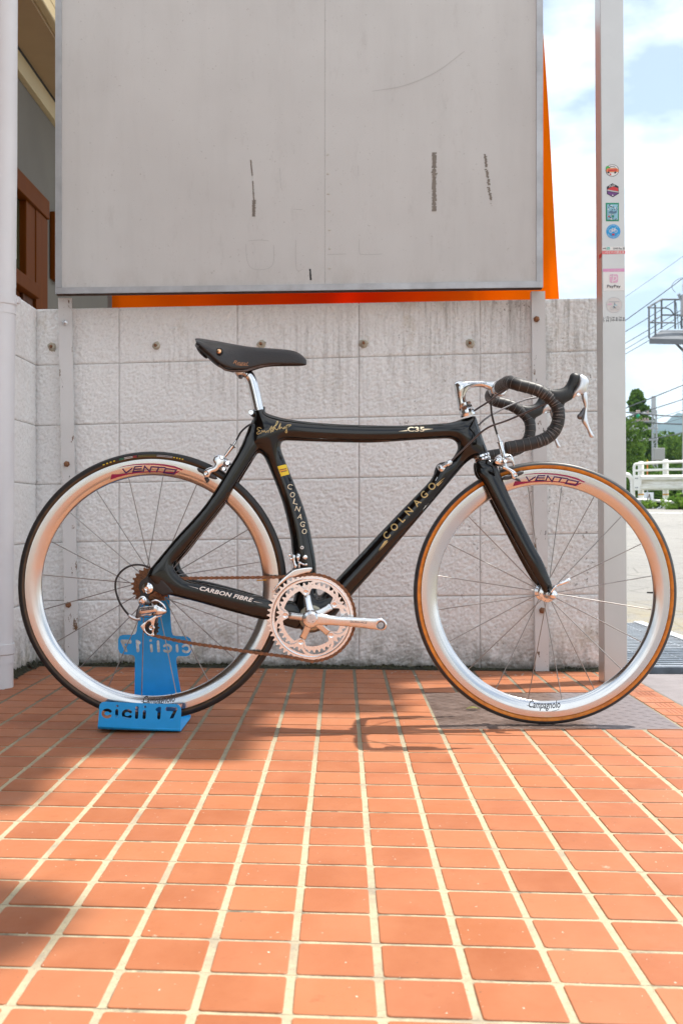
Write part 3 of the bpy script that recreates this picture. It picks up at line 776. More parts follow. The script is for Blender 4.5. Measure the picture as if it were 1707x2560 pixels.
# ---- column with stickers
colm = M('column_enamel', (.57,.56,.545), .36, .55, var=.05, vscale=9, spec=.5)
YF = 3.47
def cxp(px, py): return px
ca = empty('column', (.87, YF+.04, 0)); tag(ca, 'tall square light grey metal column covered with stickers at the right', 'column')
def colpt(u, z, y):                                   # u across the face 0..1; the column leans a touch
    xb0 = (1509.5-CX)/F*YF; xb1 = (1567.5-CX)/F*YF; lean = -.0059*z
    return (xb0+(xb1-xb0)*u+lean, y, z)
HC = 3.0
V = []
for z in (0, HC): V += [colpt(0,z,YF), colpt(1,z,YF), colpt(1,z,YF+.076), colpt(0,z,YF+.076)]
bm = bmesh.new(); vv = [bm.verts.new(v) for v in V]
for f in [(0,1,5,4),(1,2,6,5),(2,3,7,6),(3,0,4,7),(4,5,6,7),(3,2,1,0)]: bm.faces.new([vv[i] for i in f])
bmesh.ops.bevel(bm, geom=[e for e in bm.edges if abs(e.verts[0].co.z-e.verts[1].co.z) > 1], offset=.0022, segments=2, affect='EDGES', profile=.5)
me = bpy.data.meshes.new('shaft'); bm.to_mesh(me); bm.free(); mko('shaft', me, colm, ca)
def cp(px, py, lift=0.0): return U(px, py, YF-lift)
def sticker(label, polys, m, extras):
    st_ = mk('sticker', *polyflat(polys, cp, .0006), m, ca); st_['label'] = label
    for i, (nm, VV, FF, mm) in enumerate(extras):
        mk(nm, *flat(VV, FF, cp, .0009+.00025*i), mm, st_)
    return st_
def circ(x, y, r, n=36, ry=None): return np.array([(x+r*math.cos(2*math.pi*k/n), y+(ry or r)*math.sin(2*math.pi*k/n)) for k in range(n)])
def tri(polys):
    polys = [np.array(P, float) for P in polys]; v, f, _ = triangulate(polys); return v, f
def ink(nm, c, rough=.45): return bpy.data.materials.get(nm) or M(nm, c, rough)
W_ = ink('sticker_white', (.80,.80,.79)); K_ = ink('sticker_black', (.02,.02,.03)); RED = ink('sticker_red', (.62,.035,.04)); GRN = ink('sticker_green', (.02,.28,.16)); BLU = ink('sticker_blue', (.02,.34,.72))
PNK = ink('sticker_pink', (.72,.33,.55)); PUR = ink('sticker_purple', (.16,.05,.22)); TEAL = ink('sticker_teal', (.10,.50,.42)); PRED = ink('faded_red', (.75,.22,.23)); LBL = ink('pale_blue', (.30,.58,.72)); GRY = ink('sticker_grey', (.50,.50,.53)); GLF = ink('leaf_green', (.08,.42,.10)); ORG = ink('sticker_orange', (.75,.22,.08))
def T(nm, s, x, y, w, h, m, **k): VV, FF = text_px(s, x, y, w, h, **k); return (nm, VV, FF, m)
def P_(nm, polys, m): v, f = tri(polys); return (nm, v, f, m)
sticker('round white sticker with a red car and a palm', [circ(1529.5,426,16.5,ry=15)], K_, [
    P_('print', [circ(1529.5,426,15.3,ry=13.9)], W_), P_('print', [circ(1518,420,5)], GLF), P_('print', [np.array([(1514,425),(1518,420.5),(1540,420),(1545.5,424),(1545.5,430),(1516,431)])], ORG),
    P_('print', [np.array([(1519,424),(1540,423),(1541,427),(1519,428)])], RED), P_('print', [circ(1520,431,2.5)], K_), P_('print', [circ(1537,431,2.5)], K_), P_('print', [circ(1525,435.5,2)], RED),
    P_('print', stroke([(1523,420),(1525,416),(1534,416),(1537,419)], 1), K_)])
hexp = [(1530,458),(1545,466),(1546,484),(1531,493),(1516,485),(1515.5,467)]
sticker('black hexagon sticker with red and purple print', [np.array(hexp)], K_, [
    P_('print', [np.array([(1517,473),(1531,466),(1544,470),(1544.5,478),(1517,474)])], RED), P_('print', [np.array([(1517,478),(1544.5,483),(1531,491.5),(1517.5,484)])], PUR),
    P_('print', stroke([(1518,475.5),(1544,480)], 3), GRY), T('lettering', 'MUSE', 1522, 469, 15, 5.5, W_, ang=17), P_('print', [circ(1530.5,488,1.5)], W_)])
rr = np.random.default_rng(4); ex = [P_('print', [np.array([(1516.5,511),(1543,511),(1543,549),(1516.5,549)])], LBL)]
for k in range(34):
    x = rr.uniform(1518,1542); y = rr.choice([rr.uniform(512,521), rr.uniform(538,548), rr.uniform(522,537)]); m = [W_, K_, W_, ink('slate_blue', (.10,.20,.30)), K_][k % 5]
    ex.append(P_('print', stroke([(x,y),(x+rr.uniform(-3,3), y+rr.uniform(-2.5,2.5))], rr.uniform(1.0,2.2)), m))
ex.append(P_('print', [circ(1521,541,2)], RED)); ex.append(P_('print', [circ(1531,541,3)], GRN)); ex.append(P_('print', [np.array([(1520,531),(1526,526),(1533,529),(1541,526),(1540,533),(1530,534)])], ink('slate_blue', (.10,.20,.30))))
sticker('green bordered rectangular sticker with a busy comic print', [np.array([(1513,507),(1546,507),(1546,553),(1513.5,553)])], GRN, ex)
bike = []
for c in ((1526,577.5),(1538,577.5)): bike += stroke(circ(c[0], c[1], 3.6, 14), 1.1, closed=True),
ex = [P_('print', q, W_) for q in bike]
ex += [P_('print', stroke(q, 1.1), W_) for q in ([(1526,577.5),(1530,572),(1536,572),(1532,578),(1526,577.5)], [(1530,572),(1532,578)], [(1538,577.5),(1535.5,570),(1537.5,569.5)], [(1528.5,570.5),(1531,570.5)])]
ex += [P_('print', [np.array([(1529,584),(1535,584),(1535,588.5),(1529,588.5)])], RED)]
for k in range(9):
    a = R(-158-5+k*14.5) ; x = 1532+14.8*math.cos(a); y = 578.5+14.8*math.sin(a); ex.append(P_('print', [circ(x,y,.8,8)], W_))
for k in range(9):
    a = R(32+k*14.5); x = 1532+14.5*math.cos(a); y = 578.5+14.5*math.sin(a); ex.append(P_('print', [circ(x,y,1.0,8)], W_))
sticker('round blue sticker with a white bicycle', [circ(1532,578.5,17.8)], BLU, ex)
sticker('white payment strip above the red strip', [np.array([(1503.5,617),(1562,616.5),(1562,625.5),(1504,626)])], W_, [
    T('lettering', 'LINE', 1505, 623, 8.5, 4, K_, bold=.02), P_('print', [np.array([(1515,618),(1523.5,618),(1523.5,624),(1515,624)])], TEAL), T('lettering', 'Pay', 1516, 623, 6.5, 4, W_), T('lettering', 'LINE Pay 支', 1532, 623.2, 29, 4.5, K_, bold=.01)])
sticker('faded red strip with white Japanese lettering', [np.array([(1503.5,627),(1562,626.5),(1562,634.5),(1504,635.5)])], PRED, [T('lettering', 'ペイペイ使えま', 1512, 634, 47, 6.2, W_)])
mk('sticker', [colpt(0,z,YF+d) for z, d in ((1.363,0),(1.363,.034),(1.350,.034),(1.350,0))], [(0,1,2,3)], RED, ca)
s_ = bpy.data.objects[[o.name for o in ca.children][-1]]
for v in s_.data.vertices: v.co.x -= .0006
sticker('pink topped white card with a pink letter logo', [np.array([(1506,672),(1560,671),(1560.5,726),(1507,727)])], W_, [
    P_('print', [np.array([(1506,672),(1560,671),(1560,679),(1506,679.5)])], PNK), T('lettering', 'ペイペイ使えます', 1516, 678.5, 34, 4.2, ink('pale_pink', (.80,.62,.72))),
    P_('print', [np.array([(1524,686),(1541,685.5),(1544,688.5),(1544,703.5),(1541,706.5),(1526,707),(1523,704),(1523,689)])], ink('logo_pink', (.74,.45,.60))),
    P_('print', stroke([(1530,706),(1533,690),(1523.5,691)], 1.6), W_), P_('print', stroke([(1533,691),(1539,691.5),(1541,696),(1538,700),(1531.5,701.5)], 1.6), W_), P_('print', stroke([(1529.5,685),(1529.5,692)], .8), GRY),
    T('lettering', 'PayPay', 1516.5, 718.5, 34, 6.8, ink('sticker_dark', (.10,.09,.10)), bold=.015)])
ex = [P_('print', stroke(circ(1534,762.5,19,32), .8, closed=True), GRY), T('lettering', 'Michimal', 1523, 756, 24, 4, ink('slate_blue', (.10,.20,.30)), bold=.02)]
ex = [ex[0]]
ex += [P_('print', stroke([(1522,754.5),(1546,754)], 2.6), GRY), P_('print', stroke([(1519,761),(1528,760)], 2.5), ink('logo_pink', (.74,.45,.60)))]
ex += [P_('print', stroke(circ(c,770.5,3.8,14), .8, closed=True), GRY) for c in (1529,1543)]
ex += [P_('print', stroke(q, 1.8), mm) for q, mm in (([(1532,768),(1536,762),(1541,763)], LBL), ([(1536,762),(1535,757.5)], ink('slate_blue', (.10,.20,.30))), ([(1533,766),(1537,770)], K_))]
sticker('faded round white sticker with a small cyclist', [circ(1534,762.5,19.6)], ink('faded_white', (.66,.64,.63)), ex)
VV, FF = text_px('(;´Д`)はぁはぁ', 1506.5, 802.5, 55, 11)
t_ = mk('lettering', *flat(VV, FF, cp, .0008), K_, ca); t_['label'] = 'black lettering below the stickers'

# ---- drain pipe, trim board and shop at the left
pvc = M('white_pvc', (.72,.72,.74), .36, var=.06, vscale=5, rvar=.06)
dp = empty('drain_pipe', (-1.052, 3.40, 0)); tag(dp, 'white plastic drain pipe standing in front of the side wall', 'pipe')
mk('pipe', *tube([(-1.063,3.40,-.002),(-1.059,3.40,.9),(-1.051,3.40,1.62),(-1.047,3.40,2.9)], .046, 28), pvc, dp, 60)
for z, x in ((1.185,-1.0558), (.105,-1.0625)):
    mk('coupling', *tube([(x,3.40,z-.030),(x,3.40,z-.004),(x,3.40,z),(x,3.40,z+.03)], [.0475,.0475,.0505,.0505], 28), pvc, dp, 30)
mk('bracket', *bbox(-1.085,-1.0, 3.405, 3.43, 1.192, 1.212, .002), pvc, dp)
tb = mk('trim_board', *bbox(-1.115,-1.0935, 3.66, 3.70, 1.395, 2.7, .002), M('cream_board', (.80,.77,.66), .5))
tag(tb, 'narrow pale board standing upright just behind the drain pipe', 'board')
tag(mk('trim_bracket', *bbox(-1.15,-1.1005, 3.64, 3.72, 1.30, 1.393, .003), pvc), 'small white bracket at the foot of the narrow board, behind the pipe', 'bracket')

sh = empty('shop_building', (-1.6, 5.5, 0)); tag(sh, 'grey shop front with cream eaves, seen past the left side of the sign', 'building')
XW = -1.60
grey_w = M('grey_render', (.135,.12,.10), .85, var=.12, vscale=3, bump=.3, bscale=60)
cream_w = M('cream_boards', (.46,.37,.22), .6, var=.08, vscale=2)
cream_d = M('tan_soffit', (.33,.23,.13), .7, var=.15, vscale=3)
dark_g = M('dark_gap', (.02,.02,.02), .9)
pine_ = NG('orange_stained_pine'); g = pine_
pine = g.out(g.mix(g.noise(9, 5, .7, (3,3,.4)), (.15,.040,.003), (.085,.020,.0015)), .6, spec=.05)
mk('wall', *box(XW-.2, XW, 4.2, 9.5, -.05, 2.70), grey_w, sh)
mk('wall', *box(XW, -.2, 9.3, 9.5, -.05, 2.70), grey_w, sh)
mk('beam', *bbox(XW-.2, XW+.030, 4.2, 9.2, 2.702, 2.80, .004), cream_w, sh)
mk('shadow_gap', *box(XW-.1, XW+.028, 4.2, 9.2, 2.803, 2.818), dark_g, sh)
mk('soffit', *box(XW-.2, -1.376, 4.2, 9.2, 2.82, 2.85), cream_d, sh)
mk('eaves_moulding', *bbox(-1.3755, -1.335, 4.2, 9.2, 2.835, 2.90, .006), cream_w, sh)
mk('upper_ceiling', *box(-1.334, -.72, 5.2, 9.2, 3.10, 3.14), cream_w, sh)
mk('fascia', *box(-1.36, -1.336, 4.2, 9.2, 2.903, 3.2), cream_w, sh)
mk('added_canopy', *box(-3.2, -.80, -3.2, 2.3, 3.05, 3.15), M('brown_soffit', (.16,.11,.07), .8, var=.2, vscale=2), sh)  # added roof out of view, darkens the left floor and rear rim reflections
mk('side_wall', *box(-3.3, -3.1, -3.2, 4.2, -.05, 3.048), grey_w, sh)
dr = empty('door', parent=sh)
mk('door_post', *bbox(XW+.001, XW+.05, 5.58, 5.80, 0, 2.09, .004), pine, dr)
mk('door_head', *bbox(XW+.001, XW+.06, 4.3, 5.80, 2.092, 2.19, .004), pine, dr)
mk('transom', *bbox(XW+.001, XW+.07, 4.3, 5.577, 1.63, 1.70, .004), pine, dr)
mk('door_leaf', *bbox(XW+.001, XW+.02, 4.75, 5.40, 0, 1.628, .004), pine, dr)
mk('door_leaf', *bbox(XW+.001, XW+.035, 5.402, 5.577, 0, 1.628, .004), M('brown_pine', (.10,.03,.008), .6, var=.4, vscale=12, spec=.15), dr)
mk('pane', *box(XW+.001, XW+.012, 4.3, 5.42, 1.702, 2.09), M('dim_glass', (.05,.055,.03), .15), dr)
mk('inner_post', *bbox(XW+.001, XW+.045, 5.422, 5.577, 1.702, 2.09, .004), pine, dr)
mk('notice_board', *bbox(XW+.002, XW+.03, 6.02, 6.16, 1.83, 2.20, .004), pine, sh)
cb = mk('canopy_leg', *bbox(-.98,-.92, 4.6, 4.66, 0, 1.9, .003), M('grey_post', (.22,.21,.20), .6)); tag(cb, 'dark grey post seen through the gap under the sign', 'post')

# ---- orange banner behind the sign
bn = NG('orange_cloth'); g = bn
tr = g.N.new('ShaderNodeBsdfTranslucent'); di = g.N.new('ShaderNodeBsdfDiffuse'); ms = g.N.new('ShaderNodeMixShader'); oc = g.mix(g.noise(3), (.95,.36,.012), (.92,.31,.008))
spot_ = g.math('MULTIPLY', g.ramp(g.X, -.75, -.05), g.ramp(g.X, .62, .1))
oc = g.mix(g.math('MULTIPLY', spot_, .8), oc, (.80,.07,.01))
for nn in (tr, di): g.L.new(oc, nn.inputs['Color'])
g.L.new(di.outputs[0], ms.inputs[1]); g.L.new(tr.outputs[0], ms.inputs[2]); ms.inputs[0].default_value = .78
g.L.new(ms.outputs[0], g.N['Material Output'].inputs['Surface'])
V = []; Fq = []; nxx, nzz = 46, 26
for i in range(nxx+1):
    for j in range(nzz+1):
        a, b = i/nxx, j/nzz; z = 1.20+1.15*b
        xR = .808-.071*(z-1.36); xL = -.86
        x = xL+(xR-xL)*a; V.append((x, 4.06+.02*math.sin(9*x+2*z)+.012*math.sin(23*x-3*z)+.03*(1-b), z+.008*math.sin(7*x)))
for i in range(nxx):
    for j in range(nzz): k = i*(nzz+1)+j; Fq.append((k, k+nzz+1, k+nzz+2, k+1))
bnr = mk('banner', V, Fq, bn.m, None, 180); sm_ = bnr.modifiers.new('thickness', 'SOLIDIFY'); sm_.thickness = .001
tag(bnr, 'orange cloth banner hanging behind the sign panel', 'banner')

# flakes of old paint and grit swept against the wall, a dry leaf on the plate
mb = MB()
for i in range(70):
    x = random.uniform(-.8, .75); y = wy(x)-abs(random.gauss(.10, .07))-.04; s = random.uniform(.0015, .006); a_ = random.uniform(0, 3.1)
    q = [(x+s*math.cos(a_+t)*random.uniform(.5,1.3), y+s*math.sin(a_+t)*random.uniform(.5,1.3)) for t in (0,1.4,2.9,4.4)]
    mb.add([(p[0],p[1],.0012) for p in q]+[(x,y,.0028)], [(0,1,4),(1,2,4),(2,3,4),(3,0,4)])
tag(mb.build('paint_flakes', M('flake_paint', (.55,.52,.48), .8, var=.6, vscale=200)), kind='stuff')
lx, ly = G(1181, 1774)[:2]
V = []; Fq = []
for i in range(9):
    t = i/8; w = .0085*math.sin(math.pi*min(1, t*1.02))**.8; x = lx-.018+.036*t
    V += [(x, ly-w-.2*(t-.5)*.02, .002+.004*math.sin(3*t)), (x, ly-.2*(t-.5)*.02, .0015+.0045*math.sin(3*t)-.001), (x, ly+w-.2*(t-.5)*.02, .003+.005*math.sin(3*t))]
for i in range(8):
    for k in range(2): Fq.append((i*3+k, (i+1)*3+k, (i+1)*3+k+1, i*3+k+1))
tag(mk('dry_leaf', V, Fq, M('olive_leaf', (.16,.15,.03), .7, var=.4, vscale=90), None, 180), 'small dry olive leaf lying on the checker plate', 'leaf')
# ================================================================== STREET BACKGROUND
white_p = M('white_road_paint', (.78,.78,.74), .45, var=.08, vscale=6)
rail_p = NG('weathered_white_steel'); g = rail_p
rail_m = g.out(g.mix(g.ramp(g.noise(5, 5, .7, (.35,1,3)), .45, .68), (.74,.735,.69), (.46,.42,.33)), .5)
def L(px, py, Y): return U(px, py, Y)
YG = 21.0
gd = empty('guardrail', (6.2, YG, zr(YG))); tag(gd, 'white roadside guardrail with hand rails across the road', 'guardrail')
gz = lambda py: CH-(py-HY)/F*YG; gx = lambda px: (px-CX)/F*YG
for px, pt in ((1604.5,1153),(1666.5,1148),(1735,1143),(1805,1138)):
    x = gx(px); po = mk('post', *lathe([(.055,0),(.055,gz(pt)-.02-zr(YG)),(.045,gz(pt)-zr(YG)),(.0001,gz(pt)+.006-zr(YG))], (x, YG+.10, zr(YG)-.1), (0,0,1), 18), white_p, gd, 50)
    po.data.transform(Matrix.Translation((0,0,.1)))
    mk('band', *lathe([(.0565,0),(.0565,.03)], (x, YG+.10, gz(1238)), (0,0,1), 18), M('orange_band', (.55,.28,.05), .5) if 'orange_band' not in bpy.data.materials else bpy.data.materials['orange_band'], gd)
def rail(p, r, nm='hand_rail'): return mk(nm, *tube(cr_path([L(a, b, YG) for a, b in p], 6), r, 10), white_p, gd, 60)
rail([(1584,1195),(1584,1168),(1586,1162),(1593,1160),(1650,1156),(1720,1153),(1900,1145)], .026)
rail([(1584.5,1177),(1600,1176),(1660,1174),(1720,1173),(1900,1170)], .022)
rail([(1580,1249),(1640,1252),(1700,1257),(1800,1262),(1900,1266)], .028)
rail([(1545,1186),(1566,1187),(1574,1192),(1579,1202),(1580,1222),(1581,1250)], .045)
prof = [(-.09,.15),(0.0,.15),(.0,.135),(-.0,.11),(.065,.075),(.065,.035),(.0,.0),(.065,-.035),(.065,-.075),(.0,-.11),(.0,-.15)]
pr = [(0,.145),(-.05,.115),(-.05,.06),(0,.025),(0,-.025),(-.05,-.06),(-.05,-.115),(0,-.145)]
mb = MB(); V = []
for px, pc in ((1596,1207),(1650,1206.5),(1710,1206),(1900,1204)):
    for d, h in pr: V.append((gx(px), YG-.06+d, gz(pc)+h))
for px, pc in ((1596,1207),(1650,1206.5),(1710,1206),(1900,1204)):
    for d, h in pr: V.append((gx(px), YG-.052+d, gz(pc)+h))
Fq = []
for i in range(3):
    for k in range(7): Fq.append((i*8+k+1, i*8+k, (i+1)*8+k, (i+1)*8+k+1)); q = 32; Fq.append((q+i*8+k, q+i*8+k+1, q+(i+1)*8+k+1, q+(i+1)*8+k))
mb.add(V, Fq); mb.build('beam', rail_m, gd)
mk('end_plate', *bbox(gx(1580), gx(1599), YG-.10, YG-.09, gz(1226), gz(1188), .004), white_p, gd)
for a, b in ((1588,1196),(1592,1196),(1588,1219),(1592,1219)): mk('bolt', *lathe([(.012,0),(.012,.01)], L(a,b,YG-.10), (0,-1,0), 6), galv_dk, gd)
# cabinet and marker poles behind the guardrail
tag(mk('cabinet', *bbox((1615-CX)/F*24, (1633-CX)/F*24, 24, 24.35, .55, CH-(1231-HY)/F*24, .01), M('white_cabinet', (.76,.78,.80), .5)), 'small white cabinet standing behind the guardrail', 'cabinet')
mp_ = empty('marker_pole', ((1617-CX)/F*23, 23, .6)); tag(mp_, 'thin pole striped yellow and orange behind the guardrail', 'marker pole')
for k, (a, b) in enumerate(((1150,1158),(1158,1170),(1170,1178),(1178,1187))):
    mk('stripe', *rod(L(1617,b,23), L(1617,a,23), .013, 8), [M('marker_yellow', (.75,.42,.03), .5), M('marker_orange', (.62,.14,.03), .5)][k % 2], mp_)
mk('pole', *rod((mp_.location.x, 23, .55), L(1617,1187,23), .010, 8), galv, mp_)

# lattice mast with beams, insulators and a box
mast_m = M('mast_steel', (.42,.44,.46), .5, .4, var=.15, vscale=3)
YM = 35.0
ms_ = empty('lattice_mast', ((1636-CX)/F*YM, YM, .6)); tag(ms_, 'grey lattice railway mast with cross arms in front of the trees', 'mast')
def mrod(a, b, r): return rod(L(*a, YM), L(*b, YM), r, 6)
mb = MB(); mb.add(*mrod((1630.5,1270),(1629.5,1025), .028)); mb.add(*mrod((1642.5,1270),(1639,1025), .028)); mb.build('leg', mast_m, ms_)
mk('shaft', *bbox((1627.7-CX)/F*YM, (1637.5-CX)/F*YM, YM-.06, YM+.06, CH-(1038-HY)/F*YM, CH-(990-HY)/F*YM, .01), mast_m, ms_)
mb = MB()
for k, y in enumerate(range(1030, 1265, 12)):
    a, b = ((1630,y),(1641,y+12)) if k % 2 else ((1641,y),(1630,y+12)); mb.add(*mrod(a, b, .016))
    mb.add(*mrod((1630,y),(1641,y), .012))
mb.build('lacing', mast_m, ms_)
mk('box', *bbox((1625.5-CX)/F*YM, (1653-CX)/F*YM, YM-.35, YM-.08, CH-(1151-HY)/F*YM, CH-(1121.5-HY)/F*YM, .015), M('grey_box', (.36,.36,.35), .6), ms_)
mk('cross_arm', *mrod((1500,1073.5),(1643,1071), .03), mast_m, ms_); mk('cross_arm', *mrod((1500,1101),(1643,1098.5), .036), mast_m, ms_)
mk('brace', *mrod((1568,1096),(1622,1069), .02), mast_m, ms_); mk('brace', *mrod((1590,1090),(1612,1098), .014), mast_m, ms_)
mk('cross_arm', *mrod((1577,1033),(1640,1032.5), .025), mast_m, ms_); mk('cross_arm', *mrod((1583,1053),(1640,1052), .022), mast_m, ms_)
mk('hanger', *mrod((1581,1032),(1581,1071), .034), mast_m, ms_)
ins = M('brown_insulator', (.50,.40,.36), .3); 
for px in (1591,1597,1604,1611,1618): mk('insulator', *lathe([(.03,-.04),(.045,0),(.02,.02),(.04,.04),(.01,.06)], L(px,1049.5,YM), (0,0,1), 8), ins, ms_)
for px in (1591,1596,1618): mk('insulator', *lathe([(.03,-.04),(.045,0),(.02,.02),(.04,.04),(.01,.06)], L(px,1030,YM), (0,0,1), 8), ins, ms_)
mk('insulator', *lathe([(.05,-.09),(.07,0),(.05,.09)], L(1593.5,1040,YM), (.4,0,-1), 8), M('green_insulator', (.01,.30,.15), .3), ms_)

# steel platform on a pole with its transformer
YP = 24.0; plat_m = M('platform_steel', (.15,.16,.175), .5, .5, var=.2, vscale=5)
pf = empty('pole_platform', ((1745-CX)/F*YP, YP, .6)); tag(pf, 'grey steel platform with railings high on a utility pole at the right', 'platform')
def pr_(a, b, r, dy=0, dy2=None): return rod(U(a[0],a[1],YP+dy), U(b[0],b[1],YP+(dy if dy2 is None else dy2)), r, 8)
for a, b, d in (((1621,768),(1621.5,846),0),((1636.5,762),(1637,840),.5),((1652.5,750),(1652.5,822),1.0),((1686,749),(1686.5,822),1.0),((1702,749),(1702.5,822),1.0)): mk('railing_post', *pr_(a, b, .022, d), plat_m, pf)
mk('top_rail', *pr_((1619,768.5),(1652,748.5),.022,0,1.0), plat_m, pf); mk('top_rail', *pr_((1651,748.5),(1790,749),.022,1.0), plat_m, pf)
mk('mid_rail', *pr_((1621,769.5),(1652,769.5),.016,0,1), plat_m, pf)
mk('mid_rail', *tube(cr_path([U(a,b,YP+1.0) for a,b in ((1652,770),(1662,770),(1672,773),(1679,780),(1684,788))], 5), .016, 8), plat_m, pf)
mk('mid_rail', *pr_((1622,807),(1652,790),.016,0,1), plat_m, pf); mk('mid_rail', *pr_((1652,787.5),(1790,788),.018,1.0), plat_m, pf); mk('mid_rail', *pr_((1622,806.5),(1686,807),.016,.2), plat_m, pf)
fl_ = []
for a, b, d in ((1622,846,0),(1652,825,1.1),(1800,825,1.1),(1800,850,0)): fl_.append(U(a, b, YP+d))
V = fl_+[(p[0],p[1],p[2]-.12) for p in fl_]
mk('deck', V, [(0,3,2,1),(4,5,6,7),(0,1,5,4),(1,2,6,5),(2,3,7,6),(3,0,4,7)], plat_m, pf)
mk('brace', *pr_((1678,848),(1712,882),.03,.4,.9), plat_m, pf); mk('brace', *pr_((1695,842),(1718,872),.026,.9,1), plat_m, pf)
mk('pole', *tube([((1745-CX)/F*YP, YP+.6, .4), ((1745-CX)/F*YP, YP+.6, 9.5)], [.17,.13], 20), M('concrete_pole', (.42,.41,.39), .8, var=.1, vscale=4), pf, 60)
tx = empty('transformer', parent=pf); c = U(1711, 790, YP+.7)
mk('tank', *lathe([(.0001,0),(.09,0),(.10,.03),(.10,.45),(.085,.48),(.0001,.49)], c, (0,0,1), 20), M('grey_enamel', (.40,.40,.43), .45), tx, 40)
for k, (px, py) in enumerate(((1709,716),(1697,740))):
    p = U(px, py, YP+.7)
    mk('bushing', *lathe([(.02,-.10),(.045,-.09),(.025,-.07),(.045,-.05),(.025,-.03),(.045,-.01),(.025,.01),(.045,.03),(.03,.06)], p, (0 if k == 0 else -.4,0,1), 12), M('pink_porcelain', (.62,.42,.34), .35) if k == 0 else galv, tx, 40)
wire_m = M('dark_wire', (.07,.08,.09), .5)
mk('jumper', *tube(cr_path([U(a,b,YP+.7) for a,b in ((1703,694),(1692,699),(1682,707),(1678,715),(1681,724),(1687,731))], 6), .006, 6), wire_m, pf)
mk('cable_coil', *lathe([(.085+.008*math.cos(t), .008*math.sin(t)) for t in np.linspace(0,2*math.pi,8,endpoint=False)], U(1708,808,YP+.4), (0,1,0), 24, True), wire_m, pf)
mk('cable', *tube(cr_path([U(a,b,YP+.5) for a,b in ((1689,756),(1691,780),(1693,800),(1695,822))], 4), .008, 6), wire_m, pf)

# overhead wires
LW = 'overhead wires crossing the sky at the right'
wires = [((1563,738),(1700,640),.010,'faint thin wire, topmost of the wires in the sky',40),((1563,796),(1720,678),.016,'thin wire reaching the platform, second from the top',30),((1563,824),(1720,724),.014,'thin wire passing behind the platform railing, third from the top',30),
         ((1563,853),(1720,757),.014,'wire sloping behind the middle of the platform',30),((1563,868),(1720,770),.012,'wire just above the lowest one behind the platform',30),((1563,880),(1720,785),.012,'lowest of the wires sloping up behind the platform',30),
         ((1560,1017),(1760,934),.020,'dark wire sloping up from the top of the lattice mast',32),((1560,1040),(1760,974),.018,'dark wire sloping up from below the mast top',32),
         ((1630,1046),(1760,1000),.010,'thin wire with a small hanger beside the mountain',36),((1640,1058),(1720,1035),.008,'finest wire crossing in front of the mountain',36)]
for a, b, r, lab, Yw in wires:
    pa, pb = np.array(U(*a, Yw)), np.array(U(*b, Yw)); pa2 = pa+(pa-pb)*.6; pb2 = pb+(pb-pa)*1.0
    P = [pa2+(pb2-pa2)*t-np.array((0,0,.25*math.sin(math.pi*t)*.3)) for t in np.linspace(0,1,14)]
    tag(mk('overhead_wire', *tube(P, r*.75, 6), wire_m), lab, 'wire', LW)
for pts, r, lab in ((((1500,1026),(1580,1032),(1640,1038),(1707,1041.5),(1800,1042)), .020, 'thick near level cable at the upper cross arm of the mast'), (((1500,1050),(1590,1054),(1640,1058),(1707,1060.5),(1800,1060)), .020, 'thick near level cable at the second cross arm of the mast'),
                    (((1500,1110),(1600,1100),(1662,1091),(1707,1081),(1800,1060)), .014, 'dark wire running behind the mast legs')):
    tag(mk('overhead_wire', *tube(cr_path([U(a,b,34.6) for a,b in pts], 5), r, 6), wire_m), lab, 'wire', LW)

# trees
def leafy(name, col, col2):
    g = NG(name); dc = g.mix(g.ramp(g.noise(2.2, 4, .7), .38, .64), col, col2); dc = g.mix(g.ramp(g.noise(14, 3), .5, .7, 0, .5), dc, tuple(min(1, c*1.7) for c in col2))
    t_ = g.N.new('ShaderNodeBsdfTranslucent'); d_ = g.N.new('ShaderNodeBsdfDiffuse'); m_ = g.N.new('ShaderNodeMixShader'); m_.inputs[0].default_value = .3
    g.L.new(dc, t_.inputs['Color']); g.L.new(dc, d_.inputs['Color']); g.L.new(d_.outputs[0], m_.inputs[1]); g.L.new(t_.outputs[0], m_.inputs[2]); g.L.new(m_.outputs[0], g.N['Material Output'].inputs['Surface'])
    return g.m
lf_dark = leafy('cedar_foliage', (.040,.088,.020), (.10,.175,.035)); lf_mid = leafy('broad_foliage', (.050,.105,.022), (.13,.21,.04)); lf_bri = leafy('bright_foliage', (.10,.20,.03), (.22,.34,.06))
bark = M('bark', (.10,.075,.055), .9, var=.4, vscale=6)
def leaves(pts, size, rr):
    n = len(pts); V = np.zeros((n,4,3)); a = rr.normal(size=(n,3)); a /= np.linalg.norm(a,axis=1)[:,None]; b = np.cross(a, rr.normal(size=(n,3))); b /= np.linalg.norm(b,axis=1)[:,None]
    s = size*rr.uniform(.6,1.4,(n,1)); V[:,0] = pts-a*s; V[:,1] = pts-b*s*.5; V[:,2] = pts+a*s; V[:,3] = pts+b*s*.5
    return V.reshape(-1,3), [(4*i,4*i+1,4*i+2,4*i+3) for i in range(n)]
